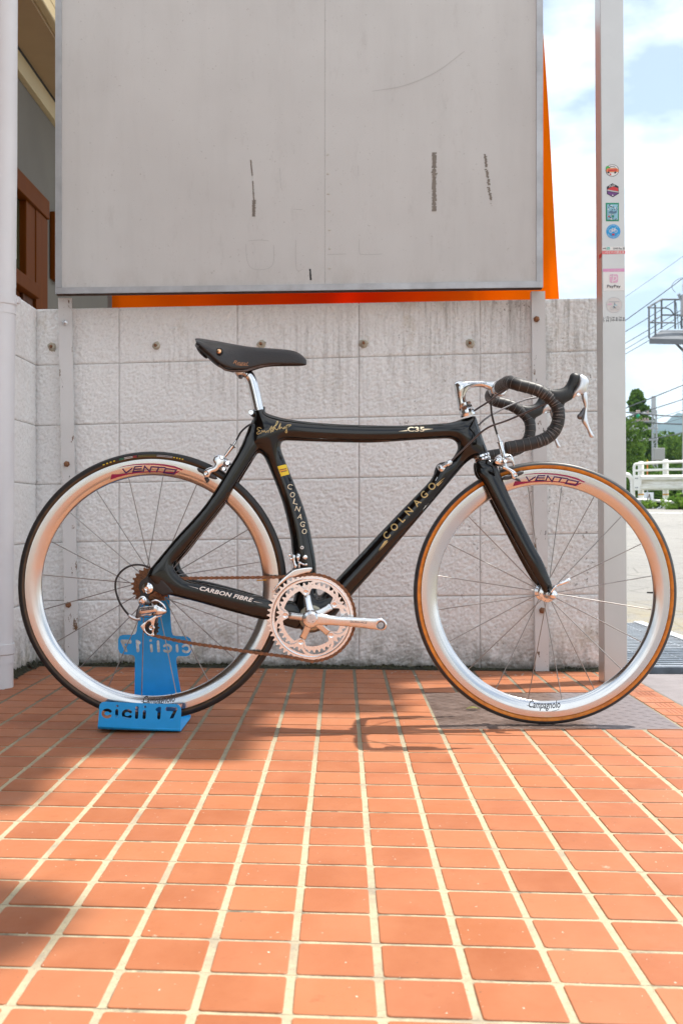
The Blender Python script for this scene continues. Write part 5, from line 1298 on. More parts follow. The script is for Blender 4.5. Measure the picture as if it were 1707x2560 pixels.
# ---- wheels
RT, TR = .3235, .0108
def rim_w(r):
    return float(np.interp(r, [.2745,.2752,.277,.281,.287,.293,.299,.3015,.3150], [.0004,.0016,.0034,.0058,.0080,.0094,.0102,.0105,.0105]))
def wheel(cpx, cpy, Yc, label, front):
    C = Vector(U(cpx, cpy, Yc)); w = empty('wheel', parent=bk); w['label'] = label
    pr_ = [(.3120,-.0075),(.3150,-.0098),(.3150,-.0105),(.3015,-.0105)]+[(r, -rim_w(r)) for r in (.2990,.2960,.293,.290,.287,.284,.281,.279,.277,.2755,.2748)]+[(.2745,0)]
    pr_ = pr_+[(r,-a) for r,a in pr_[-2::-1]]
    mk('rim', *lathe(pr_, C, (0,1,0), 144, True), rim_m, w, 35)
    # tyre: sidewalls and tread as separate bands of one round section
    def arc(a0, a1, n, rr=TR, sq=1.0): return [(RT+rr*math.cos(t), rr*math.sin(t)*1.0) for t in np.linspace(R(a0), R(a1), n)]
    mk('tread', *lathe(arc(-(81 if front else 97),(81 if front else 97),19, TR+.0002)+[(RT-.001,.007),(RT-.001,-.007)], C, (0,1,0), 144, True), rubber_grey if front else rubber, w, 50)
    for s in (1,-1):
        a = [(r,s*y) for r,y in arc(78 if front else 94,152,9)]; a = a+[(.3160, s*.0035),(RT-.002,s*.003)]
        mk('sidewall', *lathe(a if s > 0 else a[::-1], C, (0,1,0), 144, True), skinwall if front else skinwall_dk, w, 50)
    # hub and spokes
    if front: prof = [(.0001,-.050),(.006,-.050),(.006,-.044),(.010,-.040),(.012,-.037),(.021,-.0355),(.0215,-.0335),(.021,-.0315),(.013,-.029),(.0125,-.012),(.0120,0)]
    else: prof = [(.0001,-.064),(.0055,-.064),(.0055,-.040),(.017,-.038),(.017,-.024),(.026,-.0225),(.0265,-.020),(.026,-.018),(.016,-.015),(.0145,0)]
    prof = prof+[(r,-a) for r,a in prof[-2::-1]]
    mk('hub', *lathe(prof, C, (0,1,0), 36), alu, w, 40)
    rf = .0195 if front else .0245; yf = .0335 if front else .021
    hole_m = bpy.data.materials.get('dark_hole') or M('dark_hole', (.02,.02,.02), .8)
    ph = 9.0 if front else 5.6
    for k in range(20):
        a = R(ph+18*k); s = -1 if k % 2 == 0 else 1
        d = Vector((math.sin(a),0,math.cos(a)))
        b_ = a if front else a+R(38)*(1 if (k//2) % 2 else -1)*(1 if s < 0 else 0)
        hub_p = C+Vector((math.sin(b_),0,math.cos(b_)))*rf+Vector((0,s*yf,0)); rim_p = C+d*.2762
        mk('spoke', *tube([hub_p, hub_p+(rim_p-hub_p)*.04, hub_p+(rim_p-hub_p)*.96, rim_p], .0012, 6), spoke_m, w, 60)
        mk('nipple', *rod(rim_p-(rim_p-hub_p).normalized()*.003, rim_p+d*.001, .0016, 8), alu, w, 60)
        if s < 0 and front:
            a2 = a+R(9); hc = C+Vector((math.sin(a2),0,math.cos(a2)))*.0178+Vector((0,-.0357,0)); mk('flange_hole', *lathe([(.0001,.0003),(.0017,.0003),(.0017,-.001)], hc, (0,-1,0), 10), hole_m, w)
    # decals follow the rim's side
    rot0 = 4.45 if front else 0.0
    k_ = Yc/F
    def on_rim(px, py, h=0.0):                           # decal drawn about the rear wheel's centre
        dx, dz = (px-381.8)*2.735/F, -(py-1464)*2.735/F; r = math.hypot(dx, dz); a = math.atan2(dx, dz)+R(rot0); r = min(max(r,.2750),.3148)
        return (C.x+r*math.sin(a), C.y-rim_w(r)-.0006-h, C.z+r*math.cos(a))
    K = lambda q: [(260+a*.2551, 1130+b*.2551) for a, b in q]
    sw = [[(130,163),(210,138),(300,122),(400,114),(500,114),(600,122),(700,140),(785,174),(770,182),(690,156),(600,138),(500,128),(400,127),(300,132),(210,145)],
          [(86,220),(71,273),(150,246),(240,222),(340,207),(440,199),(540,199),(620,207),(684,222),(696,222),(752,190),(735,188),(700,200),(640,196),(540,190),(440,190),(340,197),(240,210),(150,220)]]
    for q in sw: mk('decal', *polyflat([K(q)], on_rim, 0, 1.6), magenta_ink, w)
    for q, cl_ in (([(193,166),(225,208),(288,160)],0),([(382,143),(312,148),(292,197),(380,190)],0),([(302,172),(378,166)],0),([(390,197),(408,143),(455,195),(474,143)],0),([(476,147),(612,156)],0),([(546,152),(522,197)],0),([(612,164),(716,178),(688,216),(592,204)],1)):
        mk('decal', *polyflat(stroke(K(q), 3.2, bool(cl_), 0), on_rim, .0003, 2.2), purple_ink, w)
    # script at the foot of the rim
    V, Fq = text2d('Campagnolo', .35, .012); V = V.copy(); V[:,0] -= (V[:,0].min()+V[:,0].max())/2; scx = .082/(V[:,0].max()-V[:,0].min()); cA = R(180+ (0.5 if front else -3.5))
    out = []
    for x, y in V:
        r = .2925-y*scx*1.55; a = cA-x*scx/.2935; out.append((C.x+r*math.sin(a), C.y-rim_w(r)-.0007, C.z+r*math.cos(a)))
    mk('lettering', out, Fq, black_ink, w)
    def rim_arc(pts, wd): 
        q = [(r*math.sin(a), r*math.cos(a)) for a, r in pts]; o2 = []
        P2 = stroke(q, wd, caps=0); v, f, _ = triangulate(P2)
        for x, z in v: r = math.hypot(x,z); o2.append((C.x+x, C.y-rim_w(r)-.0007, C.z+z))
        tri_ = []
        for t in f:
            A = v[list(t)]; s2 = (A[1,0]-A[0,0])*(A[2,1]-A[0,1])-(A[1,1]-A[0,1])*(A[2,0]-A[0,0]); tri_.append(tuple(t) if s2 > 0 else tuple(t[::-1]))
        mk('lettering', o2, tri_, black_ink, w)
    rim_arc([(cA+.155,.2885),(cA+.13,.2895),(cA+.115,.2905)], .0011); rim_arc([(cA-.06,.3005),(cA-.10,.2985),(cA-.125,.2955)], .0010)
    V, Fq = text2d('MADE IN ITALY'); V = V.copy(); V[:,0] -= V[:,0].mean(); out = [(C.x+(.2815-y*.0030)*math.sin(cA-x*.0030/.28), C.y-rim_w(.2815-y*.003)-.0007, C.z+(.2815-y*.0030)*math.cos(cA-x*.0030/.28)) for x, y in V]; mk('lettering', out, Fq, bpy.data.materials.get('grey_ink') or M('grey_ink', (.30,.30,.32), .5), w)
    # tyre label
    if not front:
        for a0, a1, m in ((-22,-15.5,yellow_lab),(-14.5,-12.3,GRN),(-12.2,-8.4,W_),(-8.3,-6.6,RED),(-6.0,2.0,M('olive_print', (.20,.17,.03), .6)),(2.2,9.2,GRY),(9.6,14.6,yellow_lab)):
            mb = MB(); n_ = 8; h_ = .0020 if m in (yellow_lab,) else .0026
            for i in range(n_):
                if m is yellow_lab and i % 2: continue
                t0, t1 = R(a0+(a1-a0)*i/n_), R(a0+(a1-a0)*(i+1)/n_); qd = []
                for t, ph_ in ((t0,80),(t1,80),(t1,100),(t0,100)):
                    b = R(ph_ if m is not yellow_lab else 90+(ph_-90)*.7); r = RT+(TR+.0003)*math.cos(b); qd.append((C.x+r*math.sin(t), C.y-(TR+.0003)*math.sin(b), C.z+r*math.cos(t)))
                mb.add(qd, [(0,3,2,1)] )
            mb.build('print', m, w)
    return w, C
wr, CR = wheel(381.8, 1464, 2.735, 'rear wheel with a brown tyre wall', False)
wf, CF = wheel(1361.4, 1482, 2.793, 'front wheel with an amber tyre wall', True)
mk('valve', *tube([plc(0)(1645,1482), plc(0)(1632,1481.7), plc(0)(1631,1481.7), plc(0)(1616,1481)], [.0030,.0030,.0022,.0020], 10), black_plastic, wf, 50)
# quick release at the front
qr = empty('quick_release', parent=bk)
mk('nut', *lathe([(.012,0),(.0125,.004),(.010,.012),(.006,.0155),(.0001,.016)], plc(.052)(1380,1487), (0,-1,0), 24), chrome, qr, 50)
mk('lever', *tube(cr_path([plc(.066)(1376,1480), plc(.068)(1386,1467), plc(.070)(1400,1458), plc(.071)(1409,1454.5)], 5), [.0045]*6+[.0036]*10, 10), chrome, qr, 60)
part('lever_blade', field_mesh(inflate_field([(1396,1458),(1402,1454),(1416,1446),(1423,1445),(1426,1450),(1422,1456),(1404,1463),(1398,1463)], k=.8, step=1.8), plcp(.071)), chrome, qr, 180)
mk('nut', *lathe([(.009,0),(.0095,.008),(.006,.012),(.0001,.012)], far_side([plc(.052)(1362,1482)])[0], (0,1,0), 20), alu, qr, 50)
mk('axle_nut', *lathe([(.0135,0),(.0135,.003),(.0095,.005),(.0085,.011),(.005,.0135),(.003,.013),(.0025,.011),(.0001,.011)], plc(.0655)(369.5,1470.5), (0,-1,0), 28), chrome, bk, 40)

# ---- cassette
cs = empty('cassette', parent=bk)
def cog(r, n, y, t, m, nm, rin=.018):
    pts = []
    for k in range(n):
        for da, dr in ((-.32,-.0035),(-.14,.0022),(.14,.0022),(.32,-.0035)):
            a = 2*math.pi*(k+da)/n; pts.append(((r+dr)*math.cos(a),(r+dr)*math.sin(a)))
    hole = [(rin*math.cos(t_), rin*math.sin(t_)) for t_ in np.linspace(0, 2*math.pi, 20, endpoint=False)]
    return mk(nm, *slab([pts, hole], lambda a, b, h: (CR.x+a, CR.y-y-h, CR.z-b), 0, t), m, cs, 30)
for i, n_ in enumerate((23,21,19,17,16,15,14,13)): cog(.0127*n_/(2*math.pi), n_, .0225+.0046*i, .0018, rust, 'cog')

# ---- crankset
ck = empty('crankset', parent=bk)
CC = Vector(plc(.0435)(779,1544))
def ck_p(y): return lambda a, b, h=0.0: (CC.x+a, CC.y-y-h, CC.z-b)
bolts = [R(-12.3+72*k-90) for k in range(5)]           # image angles, y down
def ring_outer(n, r):
    pts = []
    for k in range(n):
        for da, dr in ((-.36,-.0042),(-.22,-.0012),(-.10,.0030),(.10,.0030),(.22,-.0012),(.36,-.0042)):
            a = 2*math.pi*(k+da)/n; pts.append(((r+dr)*math.cos(a),(r+dr)*math.sin(a)))
    return pts
def scallop(rt, rm, wd):
    """inner edge: comes in to rt at each bolt, out to rm between them"""
    out = []
    for k in range(180):
        a = 2*math.pi*k/180; d = min(abs((a-b+math.pi) % (2*math.pi)-math.pi) for b in bolts)
        t = min(max((d-wd[0])/(wd[1]-wd[0]), 0), 1); t = t*t*(3-2*t); out.append(((rt+(rm-rt)*t)*math.cos(a), (rt+(rm-rt)*t)*math.sin(a)))
    return out
ring_m = M('anodised_chainring', (.80,.79,.79), .26, 1, var=.05, vscale=30)
mb = MB(); inn = [(.0912*math.cos(t), .0912*math.sin(t)) for t in np.linspace(0, 2*math.pi, 120, endpoint=False)]
mb.add(*slab([ring_outer(53, .1072), inn], ck_p(.0020), 0, .0022))
for b in bolts:
    pol = lambda r, a: (r*math.cos(b+a), r*math.sin(b+a))
    mb.add(*slab([[(pol(.065,0)[0]+.0092*math.cos(t), pol(.065,0)[1]+.0092*math.sin(t)) for t in np.linspace(0,2*math.pi,24,endpoint=False)]], ck_p(.0020), .0001, .0021))
    for s in (1,-1):
        cv = cr_path([pol(.0670,s*R(3)), pol(.0735,s*R(5.5)), pol(.0810,s*R(9)), pol(.0880,s*R(15)), pol(.0925,s*R(23)), pol(.0945,s*R(29))], 5)
        L_ = stroke(cv, .0062, caps=0)[0]
        mb.add(*slab([L_], ck_p(.0020), .0003+.0001*s, .0019-.0001*s))
mb.build('chainring', ring_m, ck, 30)
mk('chainring_lip', *lathe([(.0985,0),(.0985,.0048),(.0970,.0056),(.0952,.0048),(.0952,0)], tuple(CC-Vector((0,.0021,0))), (0,-1,0), 96, True), ring_m, ck, 50)
def scallop2():
    out = []
    for k in range(180):
        a = 2*math.pi*k/180; d = min(abs((a-b+math.pi) % (2*math.pi)-math.pi) for b in bolts)
        t = min(max((d-R(6))/R(7), 0), 1); t = t*t*(3-2*t); r = .0575+.0145*t; out.append((r*math.cos(a), r*math.sin(a)))
    return out
mk('inner_chainring', *slab([ring_outer(42, .0850), scallop2()], ck_p(-.0085), 0, .0028), ring_m, ck, 30)
for b in bolts:
    r = .065
    mk('chainring_bolt', *lathe([(.0001,.001),(.0028,.001),(.0032,.0032),(.0062,.0038),(.0068,.002),(.0068,-.010)], (CC.x+r*math.cos(b), CC.y-.0052, CC.z-r*math.sin(b)), (0,-1,0), 18), chrome, ck, 40)
k0 = .0027*.37
def cpx(a, b): return (660+a*.2168, 1370+b*.2168)
for b in bolts:
    c, s = math.cos(b), math.sin(b)
    q = [(.008,-.0135),(.022,-.0098),(.040,-.0085),(.0535,-.0088),(.0565,-.0070),(.0572,0),(.0565,.0070),(.0535,.0088),(.040,.0085),(.022,.0098),(.008,.0135)]
    q = [(x*c-y*s, x*s+y*c) for x, y in q]
    mk('spider_arm', *field_mesh(inflate_field([(x*1000,y*1000) for x,y in q], k=1.1, hmax=4.2, step=2.0), lambda a, bb, h: (CC.x+a/1000, CC.y-.0045-.012*(1-min(1,math.hypot(a,bb)/66))-h/1000, CC.z-bb/1000)), alu, ck, 180)
ARM = [cpx(a,b) for a,b in ((500,762),(530,746),(560,742),(640,750),(760,772),(880,785),(1000,791),(1120,797),(1230,803),(1330,804),(1375,815),(1412,855),(1420,890),(1408,925),(1385,945),(1345,950),(1305,945),(1220,934),(1120,922),(980,906),(860,896),(760,890),(640,890),(580,888),(530,885),(500,866),(486,835),(484,795))]
HOLEP = [cpx(1345+36*math.cos(t), 890+36*math.sin(t)) for t in np.linspace(0,2*math.pi,18,endpoint=False)]
part('crank_arm', field_mesh(inflate_field(ARM, [HOLEP], k=1.5, hmax=8.5, step=2.4), plcp(.0745)), alu, ck, 180)
mk('pedal_thread', *lathe([(.0072,-.006),(.0078,-.004),(.0078,.0062),(.0092,.0072),(.0100,.0072),(.0100,-.006)], plc(.0745)(*cpx(1345,890)), (0,-1,0), 24, True), steel_dk, ck, 40)
mk('boss', *lathe([(.0215,-.020),(.0215,.004),(.019,.008),(.0122,.0098),(.0120,.0085),(.0001,.0090)], plc(.0735)(*cpx(540,818)), (0,-1,0), 36), alu, ck, 40)
mk('dust_cap', *lathe([(.0116,0),(.0112,.0012),(.0001,.0016)], plc(.0825)(*cpx(548,812)), (0,-1,0), 32), alu_satin, ck, 40)
cap_on = lambda px, py, h=0: (lambda p: (p[0], p[1]-.0845, p[2]))(plc(0.0)(px, py)) if False else plc(.0848)(px, py)
for a, b in ((536,774),(562,850)): mbx(polyflat([circ(*cpx(a,b), 1.3, 10)], cap_on, 0), 'lettering', black_ink, ck)
letters('SHI', cpx(527,815)[0], cpx(527,815)[1], h=5, w=11, ang=25, m=GRY, on=cap_on); letters('MANO', cpx(531,838)[0], cpx(531,838)[1], h=5, w=13, ang=25, m=GRY, on=cap_on)
arm_on = lambda px, py, h=0: plc(.0745+.0087)(px, py)
letters('DURA-ACE', *cpx(992,860), w=42, h=5.2, ang=-3.8, shear=.1, bold=.02, m=steel_dk, on=arm_on)

# ---- chain: one link mesh pair, copied
ch = empty('chain', parent=bk)
def link_mesh(nm, y, w):
    q = [(-.00635+.0043*math.cos(t), .0043*math.sin(t)) for t in np.linspace(R(60), R(300), 7)]+[(0,-.0028)]+[(.00635+.0043*math.cos(t), .0043*math.sin(t)) for t in np.linspace(R(-120), R(120), 7)]+[(0,.0028)]
    mb = MB()
    for s in (1,-1):
        v, f = slab([q], lambda a, b, h: (a, -h, -b), s*y-.0005, s*y+.0005); mb.add(v, f)
    for xx in ((-.00635,.00635) if w else ()): mb.add(*lathe([(.0018,-y-.0009),(.0018,y+.0009)], (xx,0,0), (0,1,0), 6))
    if not w:
        for xx in (-.00635,.00635): mb.add(*lathe([(.0036,-y),(.0036,y)], (xx,0,0), (0,1,0), 8))
    me = bpy.data.meshes.new(nm); me.from_pydata(mb.v, [], mb.f); me.materials.append(rust); return me
lm = (link_mesh('link', .0030, True), link_mesh('link', .0019, False))
CHY = .0466
def chp(px, py): return np.array(plc(CHY)(px, py))
path = []
rc = .1072
for t in np.linspace(-100, 92, 60):                    # round the big ring, clockwise over the front
    a = R(t); path.append(np.array((CC.x+rc*math.cos(a), CC.y-.0031, CC.z-rc*math.sin(a))))
top0 = [chp(425,1446.5), chp(520,1445), chp(620,1444), chp(700,1442.5)]
low0 = [chp(720,1642), chp(640,1632), chp(540,1617), chp(467,1606), chp(400,1592), chp(384,1588), chp(366,1582), chp(361,1568), chp(368,1555), chp(384,1546), chp(392,1530), chp(392,1515), chp(384,1502)]
full_c = cr_path(top0+path+low0, 6); Lc = np.concatenate([[0], np.cumsum(np.linalg.norm(np.diff(full_c, axis=0), axis=1))])
nl = int(Lc[-1]/.0127)
root_inv = Matrix.Translation(-Vector((.05, 2.765, 0)))
for i in range(nl):
    s0, s1 = i*.0127, (i+1)*.0127; A = np.array([np.interp(s0, Lc, full_c[:,k]) for k in range(3)]); B = np.array([np.interp(s1, Lc, full_c[:,k]) for k in range(3)])
    o = bpy.data.objects.new('link', lm[i % 2]); COL.objects.link(o); o.parent = ch; o.matrix_parent_inverse = root_inv
    o.location = (A+B)/2; d = B-A; o.rotation_euler = (0, -math.atan2(d[2], d[0]), 0)
mk('quick_link', *rod(chp(642,1451), chp(666,1449.5), .0017, 6), M('brass', (.60,.40,.08), .4, .8), ch, 60)

# ---- rear derailleur
rd = empty('rear_derailleur', parent=bk)
D = lambda a, b: (280+a/8, 1400+b/8)
def dpart(nm, poly, off, k, m, hmax=None, step=1.8, holes=()): return part(nm, field_mesh(inflate_field([D(*q) for q in poly], [[D(*q) for q in h] for h in holes], k=k, hmax=hmax, step=step), plcp(off)), m, rd, 60)
dpart('pivot_body', [(520,800),(560,740),(620,725),(690,755),(740,790),(770,860),(720,900),(640,900),(560,890),(500,1000),(480,1100),(470,1150),(500,1190),(560,1180),(575,1080),(590,960),(545,880)], .070, .7, steel_dk)
mk('mount_bolt', *lathe([(.0105,0),(.0105,.003),(.0085,.005),(.007,.0075),(.004,.0085),(.0032,.006),(.0001,.006)], plc(.074)(*D(615,805)), (0,-1,0), 28), chrome, rd, 40)
dpart('rear_link', [(780,810),(850,780),(920,790),(1000,840),(1065,910),(1090,980),(1060,985),(1010,915),(930,850),(870,835),(820,850),(835,900),(800,900)], .062, .9, alu)
dpart('outer_link', [(560,950),(700,925),(860,903),(905,900),(910,1040),(860,1050),(700,1075),(570,1090),(550,1060)], .082, .8, alu, hmax=5)
dpart('knuckle', [(880,905),(920,905),(990,940),(1070,985),(1098,1010),(1085,1055),(1020,1095),(930,1115),(860,1110),(820,1085),(860,1040)], .078, 1.0, alu, hmax=9)
mbx(polyflat([[D(*q) for q in ((585,968),(842,935),(842,990),(585,1023))]], lambda px, py, h=0: plc(.0878)(px,py), 0), 'name_plate', black_ink, rd)
letters('DURA-ACE', *D(598,1004), w=29, h=3.6, ang=7, m=GRY, on=lambda px, py, h=0: plc(.0882)(px,py))
dpart('cable_anchor', [(560,1085),(700,1065),(790,1050),(800,1100),(760,1125),(700,1110),(640,1130),(590,1140)], .072, .9, alu_satin)
cage = [(850,1120),(920,1105),(1000,1095),(990,1130),(900,1160),(870,1200),(855,1260),(850,1310),(865,1360),(845,1400),(842,1470),(850,1520),(790,1525),(720,1500),(650,1440),(600,1370),(570,1320),(600,1290),(660,1240),(720,1200),(790,1160)]
cage_h = [(780,1245),(750,1228),(710,1245),(675,1300),(665,1370),(690,1430),(740,1470),(790,1480),(800,1420),(770,1390),(765,1330),(790,1290)]
dpart('cage', cage, .0545, 1.0, alu, hmax=1.6, step=1.6, holes=[cage_h])
def pulley(px, py, r, off):
    c = plc(off)(px, py); pts = []
    for k in range(11):
        for da, dr in ((-.3,-.0028),(-.1,.001),(.1,.001),(.3,-.0028)): a = 2*math.pi*(k+da)/11; pts.append(((r+dr)*math.cos(a),(r+dr)*math.sin(a)))
    mk('pulley', *slab([pts], lambda a, b, h: (c[0]+a, c[1]-h, c[2]-b), -.002, .002), black_plastic, rd, 30)
pulley(*D(800,1355), .0185, .0455); pulley(*D(880,990), .0185, .0455)
mk('pulley_bolt', *lathe([(.0001,.001),(.0022,.001),(.003,.0025),(.0052,.003),(.0065,.0015),(.0065,-.012)], plc(.0555)(*D(795,1355)), (0,-1,0), 18), alu, rd, 40)
dpart('back_cage', [(840,1150),(930,1160),(920,1260),(930,1400),(880,1500),(790,1510),(700,1440),(690,1330),(760,1220)], .036, 1, steel_dk, hmax=1.2)
mk('barrel_adjuster', *tube([plc(.068)(*D(340,1098)), plc(.068)(*D(375,1130)), plc(.068)(*D(440,1165)), plc(.068)(*D(500,1180)), plc(.068)(*D(570,1170))], [.0032,.0042,.0046,.0056,.0056], 12), alu_satin, rd, 40)
mk('cable_end', *rod(plc(.07)(*D(600,1150)), plc(.07)(*D(760,1150)), .0007, 5), steel_dk, rd)

# ---- front derailleur
fd = empty('front_derailleur', parent=bk)
B_ = lambda a, b: (600+a/4, 1000+b/4)
K2 = cpx
def fpart(nm, poly, off, k, m, hmax=None, step=1.6): return part(nm, field_mesh(inflate_field([K2(*q) for q in poly], k=k, hmax=hmax, step=step), plcp(off)), m, fd, 60)
fpart('outer_plate', [(90,510),(130,450),(200,370),(270,310),(340,258),(400,240),(480,228),(545,225),(555,245),(530,278),(490,285),(430,300),(360,325),(290,345),(220,400),(160,450),(110,505)], .053, 1, alu, hmax=1.5)
fpart('inner_plate', [(345,225),(420,230),(540,228),(550,255),(500,268),(420,290),(340,300),(250,330),(190,380),(160,400),(220,330),(300,265)], .034, 1, steel_dk, hmax=1.2)
fpart('arm', [(318,90),(345,75),(365,95),(360,130),(368,170),(385,200),(375,235),(345,235),(338,190),(325,150)], .047, 1.0, alu)
fpart('inner_link', [(375,75),(400,65),(420,85),(418,120),(400,150),(430,160),(470,185),(495,190),(488,205),(450,205),(420,190),(415,235),(392,235),(392,170),(376,130)], .041, .9, alu)
for a, b, r in ((475,107,.0058),(392,108,.0042),(485,190,.0034),(297,82,.0038),(312,125,.0036)):
    mk('bolt', *lathe([(r,-.010),(r,.003),(r*.75,.0045),(.0001,.0048)], plc(.046)(*K2(a,b)), (0,-1,0), 14), chrome, fd, 40)
mk('cable_end', *rod(plc(.036)(*K2(312,5)), plc(.036)(*K2(325,270)), .0008, 5), alu_satin, fd)
disc(*K2(150,500), .050, .004, .006, steel_dk, fd, 'rear_pin')

# ---- brakes
A_ = lambda a, b: (340+a/4, 1000+b/4)
C_ = lambda a, b: (940+a/4, 1000+b/4)
def brake(conv, arm, arm2, pad, guard, pins, padbolt, barrel, off, slot):
    b = empty('brake', parent=bk)
    pp = lambda nm, poly, o, k, m, hm=None: part(nm, field_mesh(inflate_field([conv(*q) for q in poly], k=k, hmax=hm, step=1.8), plcp(o)), m, b, 60)
    pp('arm', arm, off+.004, .8, alu, 6); VF = field_mesh(inflate_field([conv(*q) for q in arm2], k=1.1, step=1.8), plcp(off-.016)); part('bridge', VF, alu, b, 60)
    VF = field_mesh(inflate_field([conv(*q) for q in arm], k=.8, hmax=6, step=2), plcp(off+.004)); part('arm', mirrored(*VF), alu, b, 60)
    VF = field_mesh(inflate_field([conv(*q) for q in pad], k=.9, step=1.8), plcp(.0195)); part('pad', VF, M('pad_rubber', (.05,.05,.055), .5) if 'pad_rubber' not in bpy.data.materials else bpy.data.materials['pad_rubber'], b, 60); part('pad', mirrored(*VF), bpy.data.materials['pad_rubber'], b, 60)
    pp('pad_guide', guard, .021, .6, bpy.data.materials['pad_rubber'])
    for x, y, r in pins: mk('bolt', *lathe([(r,-.012),(r,.004),(r*.7,.006),(.0001,.006)], plc(off+.006)(*conv(x,y)), (0,-1,0), 12), chrome, b, 40)
    mk('pad_bolt', *lathe([(.0001,.002),(.0022,.002),(.003,.0045),(.0052,.005),(.006,.002),(.006,-.010)], plc(off+.006)(*conv(*padbolt)), (0,-1,0), 16), chrome, b, 40)
    P0 = plc(.014)(*conv(*barrel[0])); P1 = plc(.014)(*conv(*barrel[1])); P2 = plc(.014)(*conv(*barrel[2])); P3 = plc(.014)(*conv(*barrel[3]))
    mk('barrel', *tube([P0, P1], [.0042,.0056], 14), chrome, b, 50)
    d = Vector(P2)-Vector(P1); d.normalize(); mk('barrel_ring', *lathe([(.004,-.001),(.0085,-.001),(.0085,.001),(.004,.001)], P1, d, 20), black_plastic, b, 40)
    mk('ferrule', *tube([P1, P2, P3], [.0036,.0034,.0022], 12), alu, b, 50)
    return b
rb_ = brake(A_, [(770,600),(790,560),(830,545),(870,560),(890,590),(880,650),(840,680),(830,700),(800,720),(760,730),(740,770),(700,780),(678,760),(680,710),(720,680),(770,665),(790,640)],
      [(800,560),(860,550),(930,600),(945,640),(915,670),(870,650),(850,690),(800,660)],
      [(612,682),(650,685),(700,705),(780,745),(815,780),(800,795),(740,780),(660,735),(625,715)], [(685,780),(720,780),(735,800),(712,832),(700,815)],
      [(862,575,.006),(918,630,.007),(880,690,.006)], (707,733), [(888,565),(968,458),(990,425),(1003,405)], .020, None)
fb_ = brake(C_, [(1262,580),(1285,590),(1300,630),(1310,665),(1350,690),(1390,715),(1408,750),(1395,785),(1365,792),(1350,770),(1335,730),(1290,700),(1262,690),(1255,660),(1270,630)],
      [(1180,600),(1200,560),(1240,540),(1300,530),(1350,550),(1370,590),(1385,650),(1370,665),(1350,630),(1300,640),(1250,660),(1200,660)],
      [(1255,790),(1290,760),(1370,740),(1440,708),(1470,715),(1465,740),(1400,770),(1330,795),(1270,800)], [(1385,790),(1420,785),(1445,812),(1425,815),(1395,805)],
      [(1286,612,.0055),(1215,610,.0085),(1330,570,.006)], (1386,752), [(1275,600),(1236,420),(1228,392),(1210,345)], .026, None)
mk('link', *tube([plc(.02)(*C_(1235,420)), plc(.022)(*C_(1262,520)), plc(.024)(*C_(1285,610))], [.0065,.0055,.005], 12), chrome, fb_, 60)

# ================================================================== BIKE STAND
sn = empty('bike_stand', (-.50, 2.79, 0)); tag(sn, 'blue sheet steel bicycle stand with cut out lettering under the rear wheel', 'bike stand')
YL, YR_, ZB = 2.685, 2.872, .013
def rounded(x0, x1, y0, y1, r, tl=True):               # photo px rectangle with rounded top corners
    q = [(x0,y1)]
    q += [(x0+r-r*math.cos(t), y0+r-r*math.sin(t)) for t in np.linspace(0, math.pi/2, 7)]
    q += [(x1-r+r*math.sin(t), y0+r-r*math.cos(t)) for t in np.linspace(0, math.pi/2, 7)]
    return q+[(x1,y1)]
LQ = lambda a, b: (220+a*.2551, 1700+b*.2551)
lipq = [LQ(98,455),LQ(102,420),LQ(112,300),LQ(112,262),LQ(120,235),LQ(140,217),LQ(165,212),LQ(400,222),LQ(700,232),LQ(870,236),LQ(895,246),LQ(912,270),LQ(917,300),LQ(912,400),LQ(906,478)]
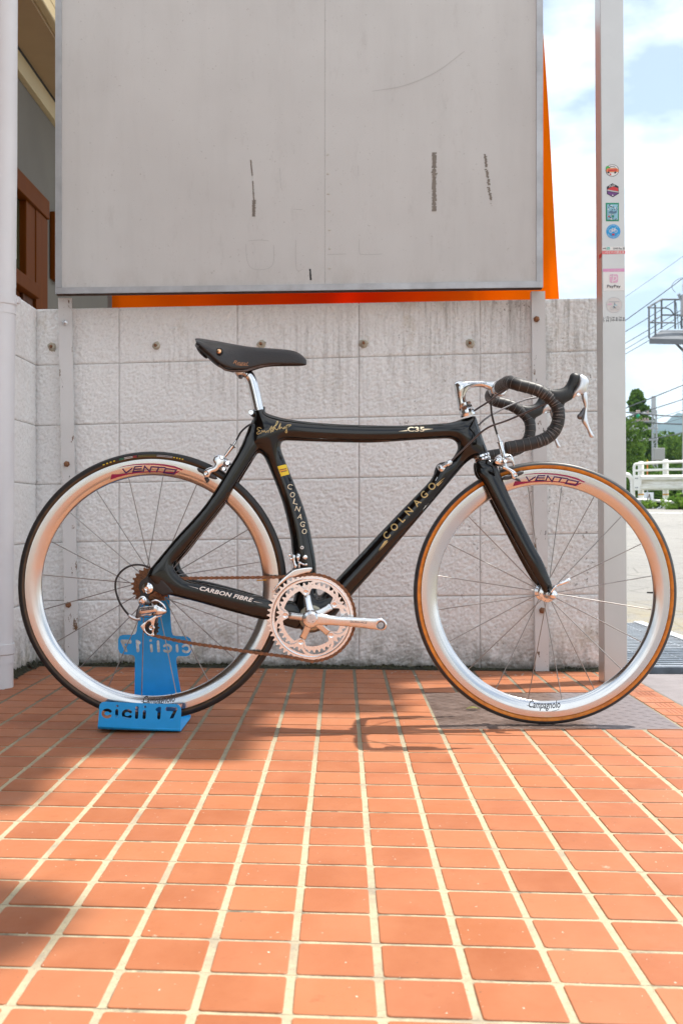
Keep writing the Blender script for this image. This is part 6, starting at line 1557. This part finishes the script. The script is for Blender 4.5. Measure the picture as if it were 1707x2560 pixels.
def glyphs(c, k=1.0):
    """cut-out strokes: c, i (bar + dot), c, l, i, 1, 7"""
    out = []
    cx_, cy2, w = 188, 328, 34
    arc = lambda x: [(x+40*math.cos(R(t)), 328+34*math.sin(R(t))) for t in range(42, 325, 14)]
    out += stroke([c(*p) for p in arc(190)], 7.2*k)
    out += stroke([c(285,300), c(282,358)], 7.6*k); out += [circ(*c(291,254), 3.0, 12)]
    out += stroke([c(*(x, y+6)) for x, y in arc(388)], 7.2*k)
    out += stroke([c(484,270), c(478,366)], 8.0*k)
    out += stroke([c(556,310), c(552,368)], 8.0*k); out += [circ(*c(562,262), 3.4, 12)]
    out += [np.array([c(*p) for p in ((665,290),(672,276),(700,262),(716,264),(718,276),(710,376),(700,388),(686,384),(680,372),(684,304),(672,306))])]
    out += [np.array([c(*p) for p in ((764,300),(762,276),(772,264),(868,266),(878,276),(876,292),(838,376),(826,390),(808,388),(804,374),(838,306),(780,304))])]
    return out
lip_g = glyphs(LQ)
mk('front_lip', *slab([lipq]+lip_g, lambda px, py, h: U(px, py, YL-h), -.0025, 0), blue_paint, sn, 30)
pF = [U(*LQ(98,455), YL), U(*LQ(906,478), YL)]
x0, x1 = pF[0][0], pF[1][0]; zA, zB2 = pF[0][2], pF[1][2]
mb = MB(); n_ = 6
# bend and base plate
rows = []
for t in np.linspace(0, math.pi/2, n_+1): rows.append((YL+.008*(1-math.cos(t)), -.008*math.sin(t)))
rows += [(YR_-.008, -.008)]+[(YR_-.008+.008*math.sin(t), -.008*math.cos(t)) for t in np.linspace(.3, math.pi/2, 5)]
V = []
for y, dz in rows: V += [(x0, y, zA+dz), (x1, y, zB2+dz)]
bp_ = mk('base_plate', V, [(2*i,2*i+1,2*i+3,2*i+2) for i in range(len(rows)-1)], blue_paint, sn, 60); so = bp_.modifiers.new('thickness', 'SOLIDIFY'); so.thickness = .0025; so.offset = 1
back = [(336,1792),(337,1730),(338,1645),(336,1640),(330,1637),(308,1636),(300,1632),(296,1622),(296,1598),(300,1590),(308,1587),(332,1587),(339,1585),(342,1578),(346,1550),(350,1500),(352,1462),(360,1452),(384,1448),(404,1452),(418,1468),(424,1490),(428,1560),(430,1580),(433,1588),(440,1590),(468,1591),(476,1596),(480,1606),(479,1628),(474,1638),(466,1641),(446,1640),(442,1644),(441,1652),(446,1690),(455,1742),(458,1792)]
def bg(a, b):                                            # mirrored letters on the back plate
    x = 475-(a-150)*.2376; return (x, 1618+(b-328)*.25+(x-388)*.045)
mk('back_plate', *slab([back]+[np.array(q)+0 for q in glyphs(bg, .82)], lambda px, py, h: U(px, py, YR_-h), -.003, 0), blue_paint, sn, 30)
# threaded grip that takes the rear axle
ax_c = far_side([plc(.066)(369.5,1470.5)])[0]
mk('axle_grip', *lathe([(.018,0),(.018,.006),(.012,.008),(.012,.02)], (CR.x, YR_-.004, CR.z), (0,-1,0), 20), black_plastic, sn, 40)
